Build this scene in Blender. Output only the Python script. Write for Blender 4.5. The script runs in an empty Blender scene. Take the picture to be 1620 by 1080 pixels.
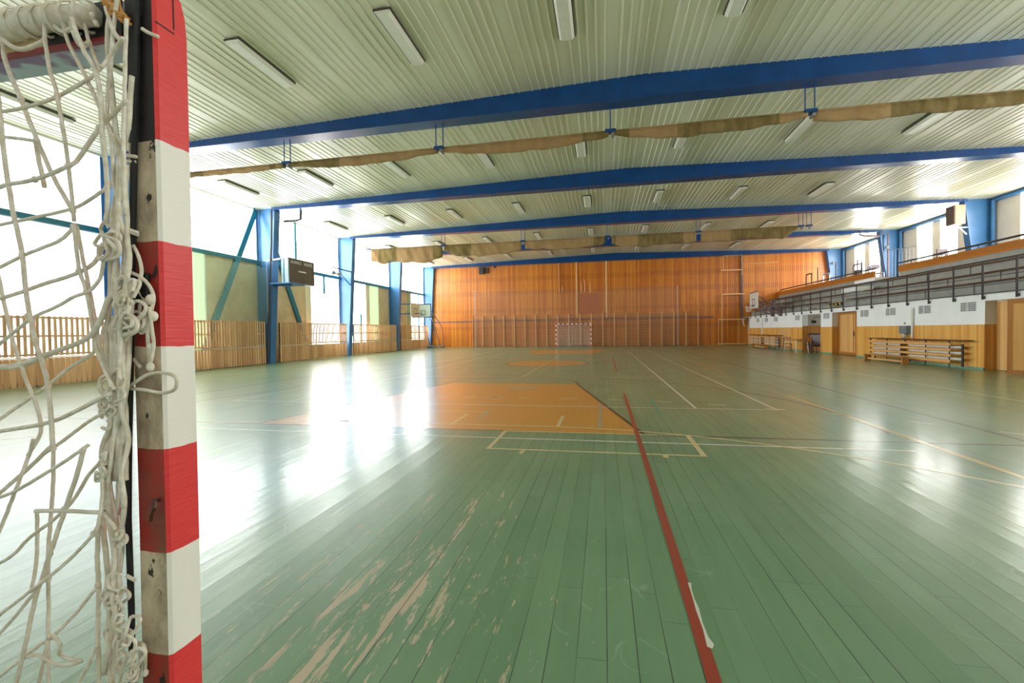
import bpy, math, random
from math import sin, cos, pi, radians, sqrt
from mathutils import Vector, Matrix
random.seed(7)
SC = bpy.context.scene
COL = SC.collection
H = 1.42                                   # eye height

# ------------------------------------------------------------------ camera
YAW, PITCH, ROLL, FPX = 0.19814827, -0.02145445, -0.0149289, 720.0
fw = Vector((-sin(YAW)*cos(PITCH), cos(YAW)*cos(PITCH), sin(PITCH)))
rt = Vector((cos(YAW), sin(YAW), 0)); up = rt.cross(fw)
rt, up = rt*cos(ROLL)+up*sin(ROLL), -rt*sin(ROLL)+up*cos(ROLL)
cd = bpy.data.cameras.new('camera'); cam = bpy.data.objects.new('camera', cd); COL.objects.link(cam)
cd.sensor_width = 36.0; cd.lens = FPX/1620*36.0; cd.clip_start = 0.05; cd.clip_end = 300
cam.matrix_world = Matrix(((rt.x, up.x, -fw.x, 0), (rt.y, up.y, -fw.y, 0), (rt.z, up.z, -fw.z, H), (0, 0, 0, 1)))
SC.camera = cam
def ray(x, y):
    return rt*((x-810)/FPX) + up*((540-y)/FPX) + fw
def at_y(x, y, Y):                          # point of the photo on the plane Y = const
    d = ray(x, y); d = d*(Y/d.y); return Vector((d.x, d.y, d.z+H))

# ------------------------------------------------------------------ materials
def srgb(r, g, b):
    f = lambda c: (c/255/12.92) if c/255 <= 0.04045 else ((c/255+0.055)/1.055)**2.4
    return (f(r), f(g), f(b), 1)
class NT:
    def __init__(s, name):
        s.m = bpy.data.materials.new(name); s.m.use_nodes = True
        s.t = s.m.node_tree; s.b = s.t.nodes['Principled BSDF']; s.out = s.t.nodes['Material Output']
    def n(s, typ, **kw):
        nd = s.t.nodes.new(typ)
        for k, v in kw.items():
            setattr(nd, k, v)
        return nd
    def l(s, a, b): s.t.links.new(a, b)
    def math(s, op, a, b=None, c=None, clamp=False):
        nd = s.n('ShaderNodeMath', operation=op, use_clamp=clamp)
        for i, v in enumerate((a, b, c)):
            if v is None: continue
            if isinstance(v, (int, float)): nd.inputs[i].default_value = v
            else: s.l(v, nd.inputs[i])
        return nd.outputs[0]
    def mix(s, f, a, b):
        nd = s.n('ShaderNodeMix', data_type='RGBA')
        for sock, v in ((nd.inputs[0], f), (nd.inputs[6], a), (nd.inputs[7], b)):
            if isinstance(v, (tuple, float, int)): sock.default_value = v
            else: s.l(v, sock)
        return nd.outputs[2]
    def ramp(s, v, lo, hi):
        nd = s.n('ShaderNodeMapRange', interpolation_type='SMOOTHSTEP')
        s.l(v, nd.inputs[0]); nd.inputs[1].default_value = lo; nd.inputs[2].default_value = hi
        return nd.outputs[0]
    def pos(s, obj=False):
        if obj: return s.n('ShaderNodeTexCoord').outputs['Object']
        return s.n('ShaderNodeNewGeometry').outputs['Position']
    def xyz(s, v):
        nd = s.n('ShaderNodeSeparateXYZ'); s.l(v, nd.inputs[0]); return nd.outputs
    def scale(s, v, sc, loc=(0, 0, 0)):
        nd = s.n('ShaderNodeMapping'); s.l(v, nd.inputs[0]); nd.inputs[3].default_value = sc; nd.inputs[1].default_value = loc
        return nd.outputs[0]
    def noise(s, v, scale, detail=3, rough=0.5):
        nd = s.n('ShaderNodeTexNoise'); s.l(v, nd.inputs['Vector']); nd.inputs['Scale'].default_value = scale
        nd.inputs['Detail'].default_value = detail; nd.inputs['Roughness'].default_value = rough
        return nd.outputs[0]
    def white(s, v):
        nd = s.n('ShaderNodeTexWhiteNoise', noise_dimensions='1D'); s.l(v, nd.inputs['W']); return nd.outputs['Value']
    def bump(s, h, strength, dist):
        nd = s.n('ShaderNodeBump'); nd.inputs['Strength'].default_value = strength; nd.inputs['Distance'].default_value = dist
        s.l(h, nd.inputs['Height']); s.l(nd.outputs[0], s.b.inputs['Normal']); s.l(nd.outputs[0], s.b.inputs['Coat Normal'])
    def base(s, c):
        if isinstance(c, tuple): s.b.inputs['Base Color'].default_value = c
        else: s.l(c, s.b.inputs['Base Color'])
    def rough(s, r):
        if isinstance(r, (int, float)): s.b.inputs['Roughness'].default_value = r
        else: s.l(r, s.b.inputs['Roughness'])
def plain(name, c, r=0.5, metal=0.0, var=0.12, scale=6.0):
    k = NT(name); p = k.pos(True)
    n = k.noise(p, scale, 4)
    d = tuple(x*(1-var*1.6) for x in c[:3])+(1,)
    k.base(k.mix(k.ramp(n, 0.3, 0.75), d, c)); k.rough(r); k.b.inputs['Metallic'].default_value = metal
    return k.m
def wood(name, c1, c2, r=0.45, axis='X', plank=0.1, line=0.03, along='Z', dark=0.35, obj=False):
    """boards: axis across the boards, along = grain direction"""
    k = NT(name); p = k.pos(obj); o = k.xyz(p); a = o['XYZ'.index(axis)]
    u = k.math('DIVIDE', a, plank); fl = k.math('FLOOR', u); fr = k.math('FRACT', u)
    w = k.white(fl)
    sc = [18.0, 18.0, 18.0]; sc['XYZ'.index(along)] = 1.1
    comb = k.n('ShaderNodeCombineXYZ'); k.l(k.math('MULTIPLY', w, 37.0), comb.inputs[0]); k.l(k.math('MULTIPLY', w, 11.0), comb.inputs[1]); k.l(k.math('MULTIPLY', w, 23.0), comb.inputs[2])
    va = k.n('ShaderNodeVectorMath', operation='ADD'); k.l(p, va.inputs[0]); k.l(comb.outputs[0], va.inputs[1])
    g = k.noise(k.scale(va.outputs[0], tuple(sc)), 1.0, 5, 0.6)
    f = k.math('ADD', k.math('MULTIPLY', g, 0.75), k.math('MULTIPLY', w, 0.45))
    col = k.mix(k.ramp(f, 0.25, 0.9), c1, c2)
    edge = k.math('LESS_THAN', fr, line)
    dk = tuple(x*dark for x in c1[:3])+(1,)
    if plank < 50: col = k.mix(edge, col, dk)
    k.base(col); k.rough(r)
    return k
M = {}
# ceiling sheet
k = NT('ceiling_sheet'); p = k.pos(); o = k.xyz(p)
w = k.white(k.math('FLOOR', k.math('DIVIDE', o[0], 0.8)))
st = k.noise(k.scale(p, (5.0, 0.25, 1)), 1.0, 4, 0.6)
f = k.math('ADD', k.math('MULTIPLY', w, 0.5), k.math('MULTIPLY', st, 0.7))
col = k.mix(k.ramp(f, 0.2, 1.0), srgb(200, 197, 166), srgb(224, 221, 197))
rust = k.noise(k.scale(p, (0.8, 0.35, 1)), 1.3, 6, 0.7)
col = k.mix(k.math('MULTIPLY', k.ramp(rust, 0.68, 0.8), 0.5), col, srgb(150, 120, 80))
k.base(col); k.rough(0.32)
hn = k.noise(k.scale(p, (2.0, 0.6, 1)), 1.0, 3)
k.bump(hn, 0.5, 0.02)
M['ceiling'] = k.m
# floor: green painted boards
k = NT('floor_boards'); p = k.pos(); o = k.xyz(p)
PW = 0.13
u = k.math('DIVIDE', o[0], PW); fl = k.math('FLOOR', u); fr = k.math('FRACT', u); w = k.white(fl)
vlen = k.math('ADD', k.math('DIVIDE', o[1], 2.6), k.math('MULTIPLY', w, 13.7)); vfl = k.math('FLOOR', vlen); vfr = k.math('FRACT', vlen)
wb = k.white(k.math('ADD', k.math('MULTIPLY', vfl, 17.31), k.math('MULTIPLY', fl, 3.77)))
wg = k.noise(k.scale(p, (1, 0.3, 1)), 2.0, 3)            # which gaps are open
gapw = k.math('MULTIPLY', k.ramp(wg, 0.36, 0.6), 0.032)
gap = k.math('LESS_THAN', fr, k.math('ADD', gapw, 0.007))
endg = k.math('MULTIPLY', k.math('LESS_THAN', vfr, 0.0011), 0.8)
lines = k.math('MAXIMUM', gap, endg)
n1 = k.noise(p, 0.7, 4); n2 = k.noise(k.scale(p, (9, 0.9, 1)), 1.0, 5, 0.6)
tone = k.math('ADD', k.math('ADD', k.math('MULTIPLY', n1, 0.5), k.math('MULTIPLY', n2, 0.35)), k.math('MULTIPLY', wb, 0.14))
green = k.mix(k.ramp(tone, 0.25, 0.85), srgb(100, 136, 102), srgb(128, 160, 126))
# bare wood patches: along the boards, thickest where the goalkeeper stands
dx = k.math('MULTIPLY', k.math('ADD', o[0], 1.15), 1/1.0); dy = k.math('MULTIPLY', k.math('SUBTRACT', o[1], 2.3), 1/2.1)
rad = k.math('SQRT', k.math('ADD', k.math('MULTIPLY', dx, dx), k.math('MULTIPLY', dy, dy)))
near = k.math('SUBTRACT', 1.0, k.math('MULTIPLY', rad, 0.62), clamp=True)
wn = k.noise(k.scale(p, (11.0, 1.5, 1), (3, 1, 0)), 1.0, 8, 0.66)
wn2 = k.noise(k.scale(p, (26.0, 4.5, 1), (7, 5, 0)), 1.0, 6, 0.7)
wn = k.math('MAXIMUM', wn, k.math('MULTIPLY', wn2, 0.985))
wear = k.ramp(k.math('ADD', wn, k.math('MULTIPLY', near, 0.17)), 0.70, 0.74)
bare = k.mix(n2, srgb(188, 164, 142), srgb(216, 196, 174))
col = k.mix(k.math('MULTIPLY', wear, 0.85), green, bare)
sp = k.noise(k.scale(p, (3, 2.2, 1)), 1.3, 8, 0.7)
col = k.mix(k.math('MULTIPLY', k.ramp(sp, 0.71, 0.74), 0.55), col, srgb(200, 205, 190))
# thin scuffs
s1 = k.noise(k.scale(p, (1.2, 0.8, 1)), 1.6, 2)
sc1 = k.math('LESS_THAN', k.math('ABSOLUTE', k.math('SUBTRACT', s1, 0.5)), 0.0022)
s2 = k.noise(k.scale(p, (1, 1, 1), (9, 4, 0)), 0.9, 2)
sc2 = k.math('MULTIPLY', k.math('LESS_THAN', k.math('ABSOLUTE', k.math('SUBTRACT', s2, 0.47)), 0.0016), k.ramp(k.noise(p, 4.0, 2), 0.5, 0.6))
col = k.mix(k.math('MULTIPLY', k.math('MAXIMUM', k.math('MULTIPLY', sc1, k.ramp(k.noise(p, 3.1, 2), 0.52, 0.62)), sc2), 0.16), col, srgb(190, 205, 190))
col = k.mix(k.math('MULTIPLY', lines, 0.88), col, srgb(34, 44, 36))
FLOORCOL = col
k.base(col)
k.rough(k.math('ADD', 0.30, k.math('ADD', k.math('MULTIPLY', k.noise(k.scale(p, (7, 0.8, 1)), 1.0, 4), 0.12), k.math('MULTIPLY', wear, 0.25))))
hgt = k.math('ADD', k.math('MULTIPLY', k.math('ADD', wb, k.math('MULTIPLY', n2, 1.2)), 0.35), k.math('MULTIPLY', k.math('SUBTRACT', 1.0, lines), 1.0))
cup = k.math('MULTIPLY', k.math('SUBTRACT', fr, 0.5), k.math('SUBTRACT', fr, 0.5))
tilt = k.math('MULTIPLY', k.math('SUBTRACT', fr, 0.5), k.math('SUBTRACT', w, 0.5))
fine = k.noise(k.scale(p, (22.0, 2.2, 1)), 1.0, 4, 0.6)
k.bump(k.math('ADD', k.math('ADD', hgt, k.math('ADD', k.math('MULTIPLY', cup, 1.2), k.math('ADD', k.math('MULTIPLY', tilt, 2.2), k.math('MULTIPLY', fine, 1.0)))), k.math('MULTIPLY', k.noise(k.scale(p, (3.0, 0.9, 1)), 1.0, 3), 2.2)), 0.17, 0.006)
k.b.inputs['Specular IOR Level'].default_value = 0.5
k.b.inputs['Coat Weight'].default_value = 0.6; k.b.inputs['Coat Roughness'].default_value = 0.17; k.b.inputs['Coat IOR'].default_value = 1.5
M['floor'] = k.m
def paint(name, c, wornness=0.55):
    k = NT(name); p = k.pos()
    n = k.noise(k.scale(p, (14, 3, 1)), 1.0, 6, 0.65)
    under = srgb(88, 136, 100)
    col = k.mix(k.ramp(n, wornness, wornness+0.1), c, under)
    o = k.xyz(p); fr = k.math('FRACT', k.math('DIVIDE', o[0], PW))
    col = k.mix(k.math('MULTIPLY', k.math('LESS_THAN', fr, 0.02), 0.5), col, srgb(50, 50, 40))
    k.base(col); k.rough(0.35); k.b.inputs['Coat Weight'].default_value = 0.8; k.b.inputs['Coat Roughness'].default_value = 0.2
    k.bump(k.noise(k.scale(p, (3.0, 0.9, 1)), 1.0, 3), 0.16, 0.012)
    return k.m
M['zone'] = paint('orange_zone_paint', srgb(206, 146, 52), 0.66)
M['l_white'] = paint('white_line_paint', srgb(214, 218, 208), 0.6)
M['l_cream'] = paint('cream_line_paint', srgb(214, 200, 150), 0.62)
M['l_yellow'] = paint('yellow_line_paint', srgb(205, 170, 90), 0.6)
M['l_red'] = paint('red_line_paint', srgb(156, 58, 38), 0.7)
M['l_black'] = paint('black_line_paint', srgb(46, 40, 36), 0.66)
M['l_teal'] = paint('teal_line_paint', srgb(70, 165, 140), 0.6)
M['l_grey'] = paint('grey_line_paint', srgb(170, 165, 140), 0.58)
# wood claddings
k = wood('orange_panelling', srgb(184, 96, 16), srgb(222, 140, 44), 0.38, 'X', 0.16, 0.035)
p = k.pos(); o = k.xyz(p)
inb = None
for a, b in ((6.15, 6.6), (4.85, 5.25), (3.25, 3.6), (1.65, 1.95)):
    v = k.math('MULTIPLY', k.math('GREATER_THAN', o[2], a), k.math('LESS_THAN', o[2], b)); inb = v if inb is None else k.math('MAXIMUM', inb, v)
fr = k.math('FRACT', k.math('DIVIDE', o[0], 0.16)); slot = k.math('MULTIPLY', k.math('LESS_THAN', fr, 0.22), inb)
old = k.b.inputs['Base Color'].links[0].from_socket
sheet = k.white(k.math('ADD', k.math('FLOOR', k.math('DIVIDE', o[0], 0.96)), k.math('MULTIPLY', k.math('FLOOR', k.math('DIVIDE', o[2], 1.6)), 7.3)))
old = k.mix(k.math('MULTIPLY', sheet, 0.3), old, srgb(170, 90, 22))
k.l(k.mix(k.math('MULTIPLY', slot, 0.75), old, srgb(70, 32, 10)), k.b.inputs['Base Color'])
M['far_wood'] = k.m
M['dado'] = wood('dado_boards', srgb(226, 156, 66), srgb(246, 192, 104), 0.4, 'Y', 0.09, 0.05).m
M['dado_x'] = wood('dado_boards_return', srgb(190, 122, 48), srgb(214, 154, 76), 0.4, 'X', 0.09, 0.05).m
M['door'] = wood('pale_pine_door', srgb(222, 164, 94), srgb(242, 194, 128), 0.42, 'Y', 0.14, 0.02).m
M['door_open'] = wood('knotty_pine_door', srgb(214, 150, 78), srgb(236, 180, 108), 0.42, 'X', 100, 0.0).m
M['door_frame'] = wood('door_frame_wood', srgb(168, 102, 44), srgb(192, 126, 62), 0.42, 'X', 100, 0.0).m
M['slat'] = wood('fence_slat_wood', srgb(190, 142, 98), srgb(226, 182, 134), 0.5, 'Y', 0.15, 0.0).m
M['guard'] = wood('guard_plank_wood', srgb(214, 154, 84), srgb(238, 184, 116), 0.4, 'Z', 100, 0, along='Y').m
M['bench'] = wood('bench_wood', srgb(166, 106, 48), srgb(200, 140, 76), 0.35, 'Z', 100, 0, along='Y', obj=True).m
M['bar'] = wood('wall_bar_wood', srgb(204, 140, 82), srgb(226, 168, 108), 0.4, 'Z', 100, 0, along='X', obj=True).m
M['upright'] = wood('wall_bar_upright_wood', srgb(214, 158, 100), srgb(232, 184, 128), 0.4, 'Z', 100, 0, along='Z', obj=True).m
M['parapet'] = wood('parapet_wood', srgb(178, 106, 36), srgb(206, 136, 58), 0.35, 'Z', 0.16, 0.02, along='Y').m
M['pole_wood'] = wood('pale_pole_wood', srgb(226, 174, 108), srgb(242, 202, 146), 0.4, 'X', 100, 0).m
# paints and metals
M['blue'] = plain('blue_enamel', srgb(0, 66, 128), 0.25, 0, 0.14, 2.0)
M['column_blue'] = plain('blue_column_enamel', srgb(66, 120, 172), 0.3, 0, 0.12, 1.5)
M['teal'] = plain('teal_enamel', srgb(20, 112, 132), 0.35)
M['white_wall'] = plain('white_plaster', srgb(250, 251, 252), 0.7, 0, 0.03, 2)
M['grey_wall'] = plain('warm_grey_plaster', srgb(208, 200, 188), 0.7, 0, 0.05, 2)
M['beige_wall'] = plain('beige_concrete', srgb(210, 184, 138), 0.8, 0, 0.12, 2.2)
M['cream'] = plain('cream_panel', srgb(226, 214, 176), 0.6, 0, 0.05)
M['green_panel'] = plain('pale_green_panel', srgb(150, 180, 128), 0.5, 0, 0.08)
M['dark_metal'] = plain('dark_grey_steel', srgb(54, 50, 54), 0.4, 0.0)
M['grey_riser'] = plain('grey_painted_concrete', srgb(172, 174, 168), 0.6, 0, 0.1, 3)
M['black'] = plain('black_plastic', srgb(24, 24, 26), 0.45)
M['white_paint'] = plain('white_enamel', srgb(228, 226, 218), 0.3, 0, 0.04)
M['diffuser'] = plain('white_diffuser', srgb(226, 224, 208), 0.35, 0, 0.04)
M['fixture'] = plain('fixture_edge', srgb(74, 66, 52), 0.5)
M['grey_box'] = plain('grey_enamel', srgb(128, 140, 146), 0.4)
M['teal_base'] = plain('teal_plinth', srgb(120, 172, 152), 0.4)
M['brown'] = plain('dark_brown_wood', srgb(78, 44, 26), 0.4)
M['lilac'] = plain('pale_grey_upholstery', srgb(176, 168, 178), 0.8)
M['rope'] = plain('white_cotton_rope', srgb(238, 228, 212), 0.85, 0, 0.12, 60)
k = NT('white_cotton_cord'); p = k.pos()
cc = k.mix(k.ramp(k.noise(p, 60.0, 4), 0.3, 0.75), srgb(232, 220, 200), srgb(252, 246, 236)); k.base(cc); k.rough(0.9)
k.bump(k.noise(k.scale(p, (1, 1, 1)), 420.0, 2), 0.6, 0.001)
tr = k.n('ShaderNodeBsdfTranslucent'); k.l(cc, tr.inputs[0]); ms = k.n('ShaderNodeMixShader'); ms.inputs[0].default_value = 0.08
k.l(k.b.outputs[0], ms.inputs[1]); k.l(tr.outputs[0], ms.inputs[2]); k.l(ms.outputs[0], k.out.inputs[0]); M['rope'] = k.m
M['rope_grey'] = plain('grey_net_cord', srgb(196, 190, 178), 0.85, 0, 0.1, 40)
M['net_green'] = plain('pale_net_cord', srgb(168, 200, 176), 0.8)
M['orange_rim'] = plain('red_rim_enamel', srgb(176, 60, 36), 0.4)
M['board_beige'] = plain('beige_backboard', srgb(222, 204, 176), 0.4, 0, 0.05)
M['board_green'] = plain('pale_green_backboard', srgb(204, 218, 196), 0.4, 0, 0.05)
M['steel'] = plain('bare_steel', srgb(150, 150, 150), 0.35, 0.6)
M['pink'] = plain('dusty_pink_panel', srgb(186, 98, 46), 0.5)
M['mauve'] = plain('mauve_enamel', srgb(112, 88, 92), 0.4)
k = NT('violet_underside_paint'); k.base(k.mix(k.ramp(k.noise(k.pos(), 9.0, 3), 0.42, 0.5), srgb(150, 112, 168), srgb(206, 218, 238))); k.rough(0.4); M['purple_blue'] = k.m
M['score_face'] = plain('dark_score_panel', srgb(104, 94, 82), 0.25, 0, 0.1)
M['score_side'] = plain('pale_blue_sheet', srgb(176, 196, 206), 0.4)
M['spk_wood'] = plain('speaker_side_wood', srgb(200, 160, 124), 0.4)
M['spk_front'] = plain('brown_grille_cloth', srgb(92, 74, 66), 0.7)
M['yellow'] = plain('hazard_yellow', srgb(214, 196, 70), 0.4)
M['chrome'] = plain('pale_tube_steel', srgb(196, 200, 214), 0.25, 0.3)
def pane(name, c, s):
    k = NT(name); p = k.pos(); o = k.xyz(p)
    fr = k.math('FRACT', k.math('DIVIDE', o[1], 0.26)); seam = k.math('LESS_THAN', fr, 0.03)
    col = k.mix(k.math('MULTIPLY', seam, 0.35), c, tuple(x*0.55 for x in c[:3])+(1,))
    k.base((0.6, 0.62, 0.62, 1)); k.rough(0.25)
    k.l(col, k.b.inputs['Emission Color']); k.b.inputs['Emission Strength'].default_value = s
    return k.m
WS = 4.8
M['pane'] = pane('daylit_profiled_glass', (0.93, 0.97, 1.0, 1), WS)
M['pane_near'] = pane('daylit_dimmed_glass', (0.93, 0.97, 1.0, 1), WS*0.27)  # same glass, glow turned down so the near floor does not wash out
M['pane_low'] = pane('daylit_lower_glass', (1.0, 0.97, 0.92, 1), WS*0.7)
M['pane_r'] = pane('daylit_gallery_glass', (1.0, 0.98, 0.95, 1), WS*1.6)
# goal paint: stripes by height
def goal_mat(name, rear):
    k = NT(name); p = k.pos(); o = k.xyz(p); z = o[2]
    wob = k.math('MULTIPLY', k.math('SUBTRACT', k.noise(k.scale(p, (1, 1, 0)), 14.0, 3), 0.5), 0.012)
    zz = k.math('ADD', z, wob)
    red = None
    for a, b in ((1.83, 3.0), (1.40, 1.62), (0.962, 1.183), (0.5, 0.742), (0.07, 0.29)):
        v = k.math('MULTIPLY', k.math('GREATER_THAN', zz, a), k.math('LESS_THAN', zz, b)); red = v if red is None else k.math('MAXIMUM', red, v)
    fine = k.noise(k.scale(p, (18, 18, 260)), 1.0, 3)
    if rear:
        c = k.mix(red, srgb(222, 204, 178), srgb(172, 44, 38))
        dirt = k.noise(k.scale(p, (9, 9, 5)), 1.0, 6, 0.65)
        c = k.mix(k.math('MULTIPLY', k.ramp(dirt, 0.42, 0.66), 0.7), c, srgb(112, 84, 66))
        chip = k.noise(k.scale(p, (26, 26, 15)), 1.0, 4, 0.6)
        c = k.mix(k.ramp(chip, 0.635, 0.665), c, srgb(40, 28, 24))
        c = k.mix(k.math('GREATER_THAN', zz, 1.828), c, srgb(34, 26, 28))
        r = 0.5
    else:
        c = k.mix(red, srgb(242, 236, 228), k.mix(fine, srgb(216, 40, 46), srgb(238, 72, 72)))
        chip = k.noise(k.scale(p, (30, 30, 22)), 1.0, 4, 0.6)
        c = k.mix(k.ramp(chip, 0.73, 0.76), c, srgb(120, 60, 44))
        r = 0.4
    k.base(c); k.rough(r); k.bump(fine, 0.35, 0.0015)
    return k.m
M['post_side'] = goal_mat('striped_post_paint', False)
M['post_rear'] = goal_mat('weathered_post_rear', True)
def stripe_obj(name, axis, step, off=0.0):
    k = NT(name); o = k.xyz(k.pos(True))
    v = k.math('LESS_THAN', k.math('FRACT', k.math('ADD', k.math('DIVIDE', o['XYZ'.index(axis)], step*2), off)), 0.5)
    k.base(k.mix(v, srgb(226, 222, 214), srgb(188, 50, 42))); k.rough(0.4); return k.m
M['stripe_z'] = stripe_obj('striped_far_post', 'Z', 0.2)
M['stripe_x'] = stripe_obj('striped_far_crossbar', 'X', 0.2)
def cloth(name):
    k = NT(name); p = k.pos(); o = k.xyz(p)
    w = k.white(k.math('FLOOR', k.math('DIVIDE', k.math('ADD', o[0], 0.5), 1.25)))
    fold = k.noise(k.scale(p, (6, 6, 1.5)), 1.0, 4)
    c = k.mix(k.math('GREATER_THAN', w, 0.55), srgb(152, 120, 78), srgb(108, 90, 44))
    c = k.mix(k.math('MULTIPLY', k.ramp(fold, 0.35, 0.7), 0.3), c, srgb(176, 148, 104))
    k.base(c); k.rough(0.9); k.bump(fold, 0.6, 0.03); return k.m
M['cloth'] = cloth('tan_canvas')

# ------------------------------------------------------------------ mesh builder
class MB:
    def __init__(s): s.v = []; s.f = []; s.mi = []
    def add(s, vs, fs, mi=0):
        o = len(s.v); s.v += [tuple(v) for v in vs]
        for f in fs: s.f.append(tuple(i+o for i in f)); s.mi.append(mi)
        return s
    def box(s, x0, x1, y0, y1, z0, z1, mi=0):
        a, b = sorted((x0, x1)); c, d = sorted((y0, y1)); e, g = sorted((z0, z1))
        return s.add([(a,c,e),(b,c,e),(b,d,e),(a,d,e),(a,c,g),(b,c,g),(b,d,g),(a,d,g)],
                     [(0,3,2,1),(4,5,6,7),(0,1,5,4),(1,2,6,5),(2,3,7,6),(3,0,4,7)], mi)
    def bbox(s, x0, x1, y0, y1, z0, z1, r=0.008, mi=0):      # box with chamfered edges
        a, b = sorted((x0, x1)); c, d = sorted((y0, y1)); e, g = sorted((z0, z1))
        r = min(r, (b-a)*.3, (d-c)*.3, (g-e)*.3)
        vs = []
        for zi, zz in enumerate((e, e+r, g-r, g)):
            q = r if zi in (0, 3) else 0
            A, B, C, D = a+q, b-q, c+q, d-q
            t = r
            vs += [(A+t, C, zz), (B-t, C, zz), (B, C+t, zz), (B, D-t, zz), (B-t, D, zz), (A+t, D, zz), (A, D-t, zz), (A, C+t, zz)]
        fs = [tuple(range(7, -1, -1)), tuple(range(24, 32))]
        for L in range(3):
            for i in range(8):
                j = (i+1) % 8; fs.append((L*8+i, L*8+j, L*8+8+j, L*8+8+i))
        return s.add(vs, fs, mi)
    def tube(s, pts, r, n=6, mi=0, caps=True, closed=False):
        P = [Vector(p) for p in pts]
        if len(P) < 2: return s
        rs = r if isinstance(r, (list, tuple)) else [r]*len(P)
        m = len(P); vs = []; nrm = None
        for i, p in enumerate(P):
            if closed: t = P[(i+1) % m]-P[i-1]
            else: t = (P[min(i+1, m-1)]-P[max(i-1, 0)])
            if t.length < 1e-9: t = Vector((0, 0, 1))
            t.normalize()
            if nrm is None:
                nrm = t.orthogonal().normalized()
                if abs(t.z) < 0.9: nrm = (Vector((0, 0, 1))-t*t.z).normalized()
            else:
                nrm = nrm-t*nrm.dot(t)
                nrm = nrm.normalized() if nrm.length > 1e-6 else t.orthogonal().normalized()
            b = t.cross(nrm)
            for j in range(n):
                a = 2*pi*(j+.5)/n
                vs.append(p+(nrm*cos(a)+b*sin(a))*rs[i])
        fs = []
        for i in range(m if closed else m-1):
            for j in range(n):
                q = (i+1) % m
                fs.append((i*n+j, i*n+(j+1) % n, q*n+(j+1) % n, q*n+j))
        if caps and not closed:
            fs.append(tuple(range(n-1, -1, -1))); fs.append(tuple((m-1)*n+j for j in range(n)))
        return s.add(vs, fs, mi)
    def bar(s, a, b, w, h=None, mi=0):          # square bar between two points
        a, b = Vector(a), Vector(b); h = h or w; t = (b-a).normalized()
        ref = Vector((0, 0, 1)) if abs(t.z) < 0.95 else Vector((0, 1, 0))
        u = t.cross(ref).normalized(); v = u.cross(t)
        vs = []
        for p in (a, b):
            for su, sv in ((-1,-1),(1,-1),(1,1),(-1,1)): vs.append(p+u*(su*w/2)+v*(sv*h/2))
        return s.add(vs, [(3,2,1,0),(4,5,6,7),(0,1,5,4),(1,2,6,5),(2,3,7,6),(3,0,4,7)], mi)
    def ball(s, c, r, n=8, m=6, sc=(1, 1, 1), mi=0):
        vs = []; fs = []
        for i in range(m+1):
            th = pi*i/m
            for j in range(n):
                a = 2*pi*j/n; vs.append((c[0]+r*sc[0]*sin(th)*cos(a), c[1]+r*sc[1]*sin(th)*sin(a), c[2]+r*sc[2]*cos(th)))
        for i in range(m):
            for j in range(n): fs.append((i*n+j, (i+1)*n+j, (i+1)*n+(j+1) % n, i*n+(j+1) % n))
        return s.add(vs, fs, mi)
    def prism(s, poly, axis, a, b, mi=0):       # polygon extruded along an axis; poly is in the two other axes in order
        def pt(u, v, w):
            return {'X': (w, u, v), 'Y': (u, w, v), 'Z': (u, v, w)}[axis]
        n = len(poly); vs = [pt(u, v, a) for u, v in poly]+[pt(u, v, b) for u, v in poly]
        fs = [tuple(range(n)), tuple(range(2*n-1, n-1, -1))]+[(i, i+n, (i+1) % n+n, (i+1) % n) for i in range(n)]
        return s.add(vs, fs, mi)
    def build(s, name, mats, parent=None, smooth=False, fix=True):
        me = bpy.data.meshes.new(name)
        off = Vector((0, 0, 0))
        if parent is not None:
            q = parent
            while q is not None: off += Vector(q.location); q = q.parent
        me.from_pydata([tuple(Vector(v)-off) for v in s.v], [], s.f)
        mats = mats if isinstance(mats, (list, tuple)) else [mats]
        for m_ in mats: me.materials.append(m_)
        me.polygons.foreach_set('material_index', s.mi)
        if smooth: me.polygons.foreach_set('use_smooth', [True]*len(me.polygons))
        if fix:
            import bmesh
            bm = bmesh.new(); bm.from_mesh(me); bmesh.ops.recalc_face_normals(bm, faces=bm.faces); bm.to_mesh(me); bm.free()
        me.update()
        o = bpy.data.objects.new(name, me); COL.objects.link(o)
        if parent is not None: o.parent = parent
        return o
def tag(o, label=None, cat=None, group=None, kind=None):
    if label: o['label'] = label
    if cat: o['category'] = cat
    if group: o['group'] = group
    if kind: o['kind'] = kind
    return o
def thing(name, label, cat, loc, group=None):
    o = bpy.data.objects.new(name, None); COL.objects.link(o); o.location = loc; o.empty_display_size = 0.2
    return tag(o, label, cat, group)
def struct(o, label=None): return tag(o, label, kind='structure')
def copy_tree(o, loc, label):
    r = o.copy(); COL.objects.link(r); r.location = loc; r['label'] = label
    for ch in list(o.children):
        c = ch.copy(); COL.objects.link(c); c.parent = r
        for g in ch.children:
            d = g.copy(); COL.objects.link(d); d.parent = c
    return r
ORD = ['first', 'second', 'third', 'fourth', 'fifth', 'sixth', 'seventh', 'eighth', 'ninth', 'tenth', 'eleventh', 'twelfth', 'thirteenth',
       'fourteenth', 'fifteenth', 'sixteenth', 'seventeenth', 'eighteenth', 'nineteenth', 'twentieth']

# ------------------------------------------------------------------ hall dimensions
XL, XR, YN, YF = -17.05, 19.3, -1.6, 42.05
CY = [13.0, 20.2, 27.4, 34.6, 41.8]
RX = 1.1
def zc(x): return 8.28-0.0285*abs(x-RX)
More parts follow.
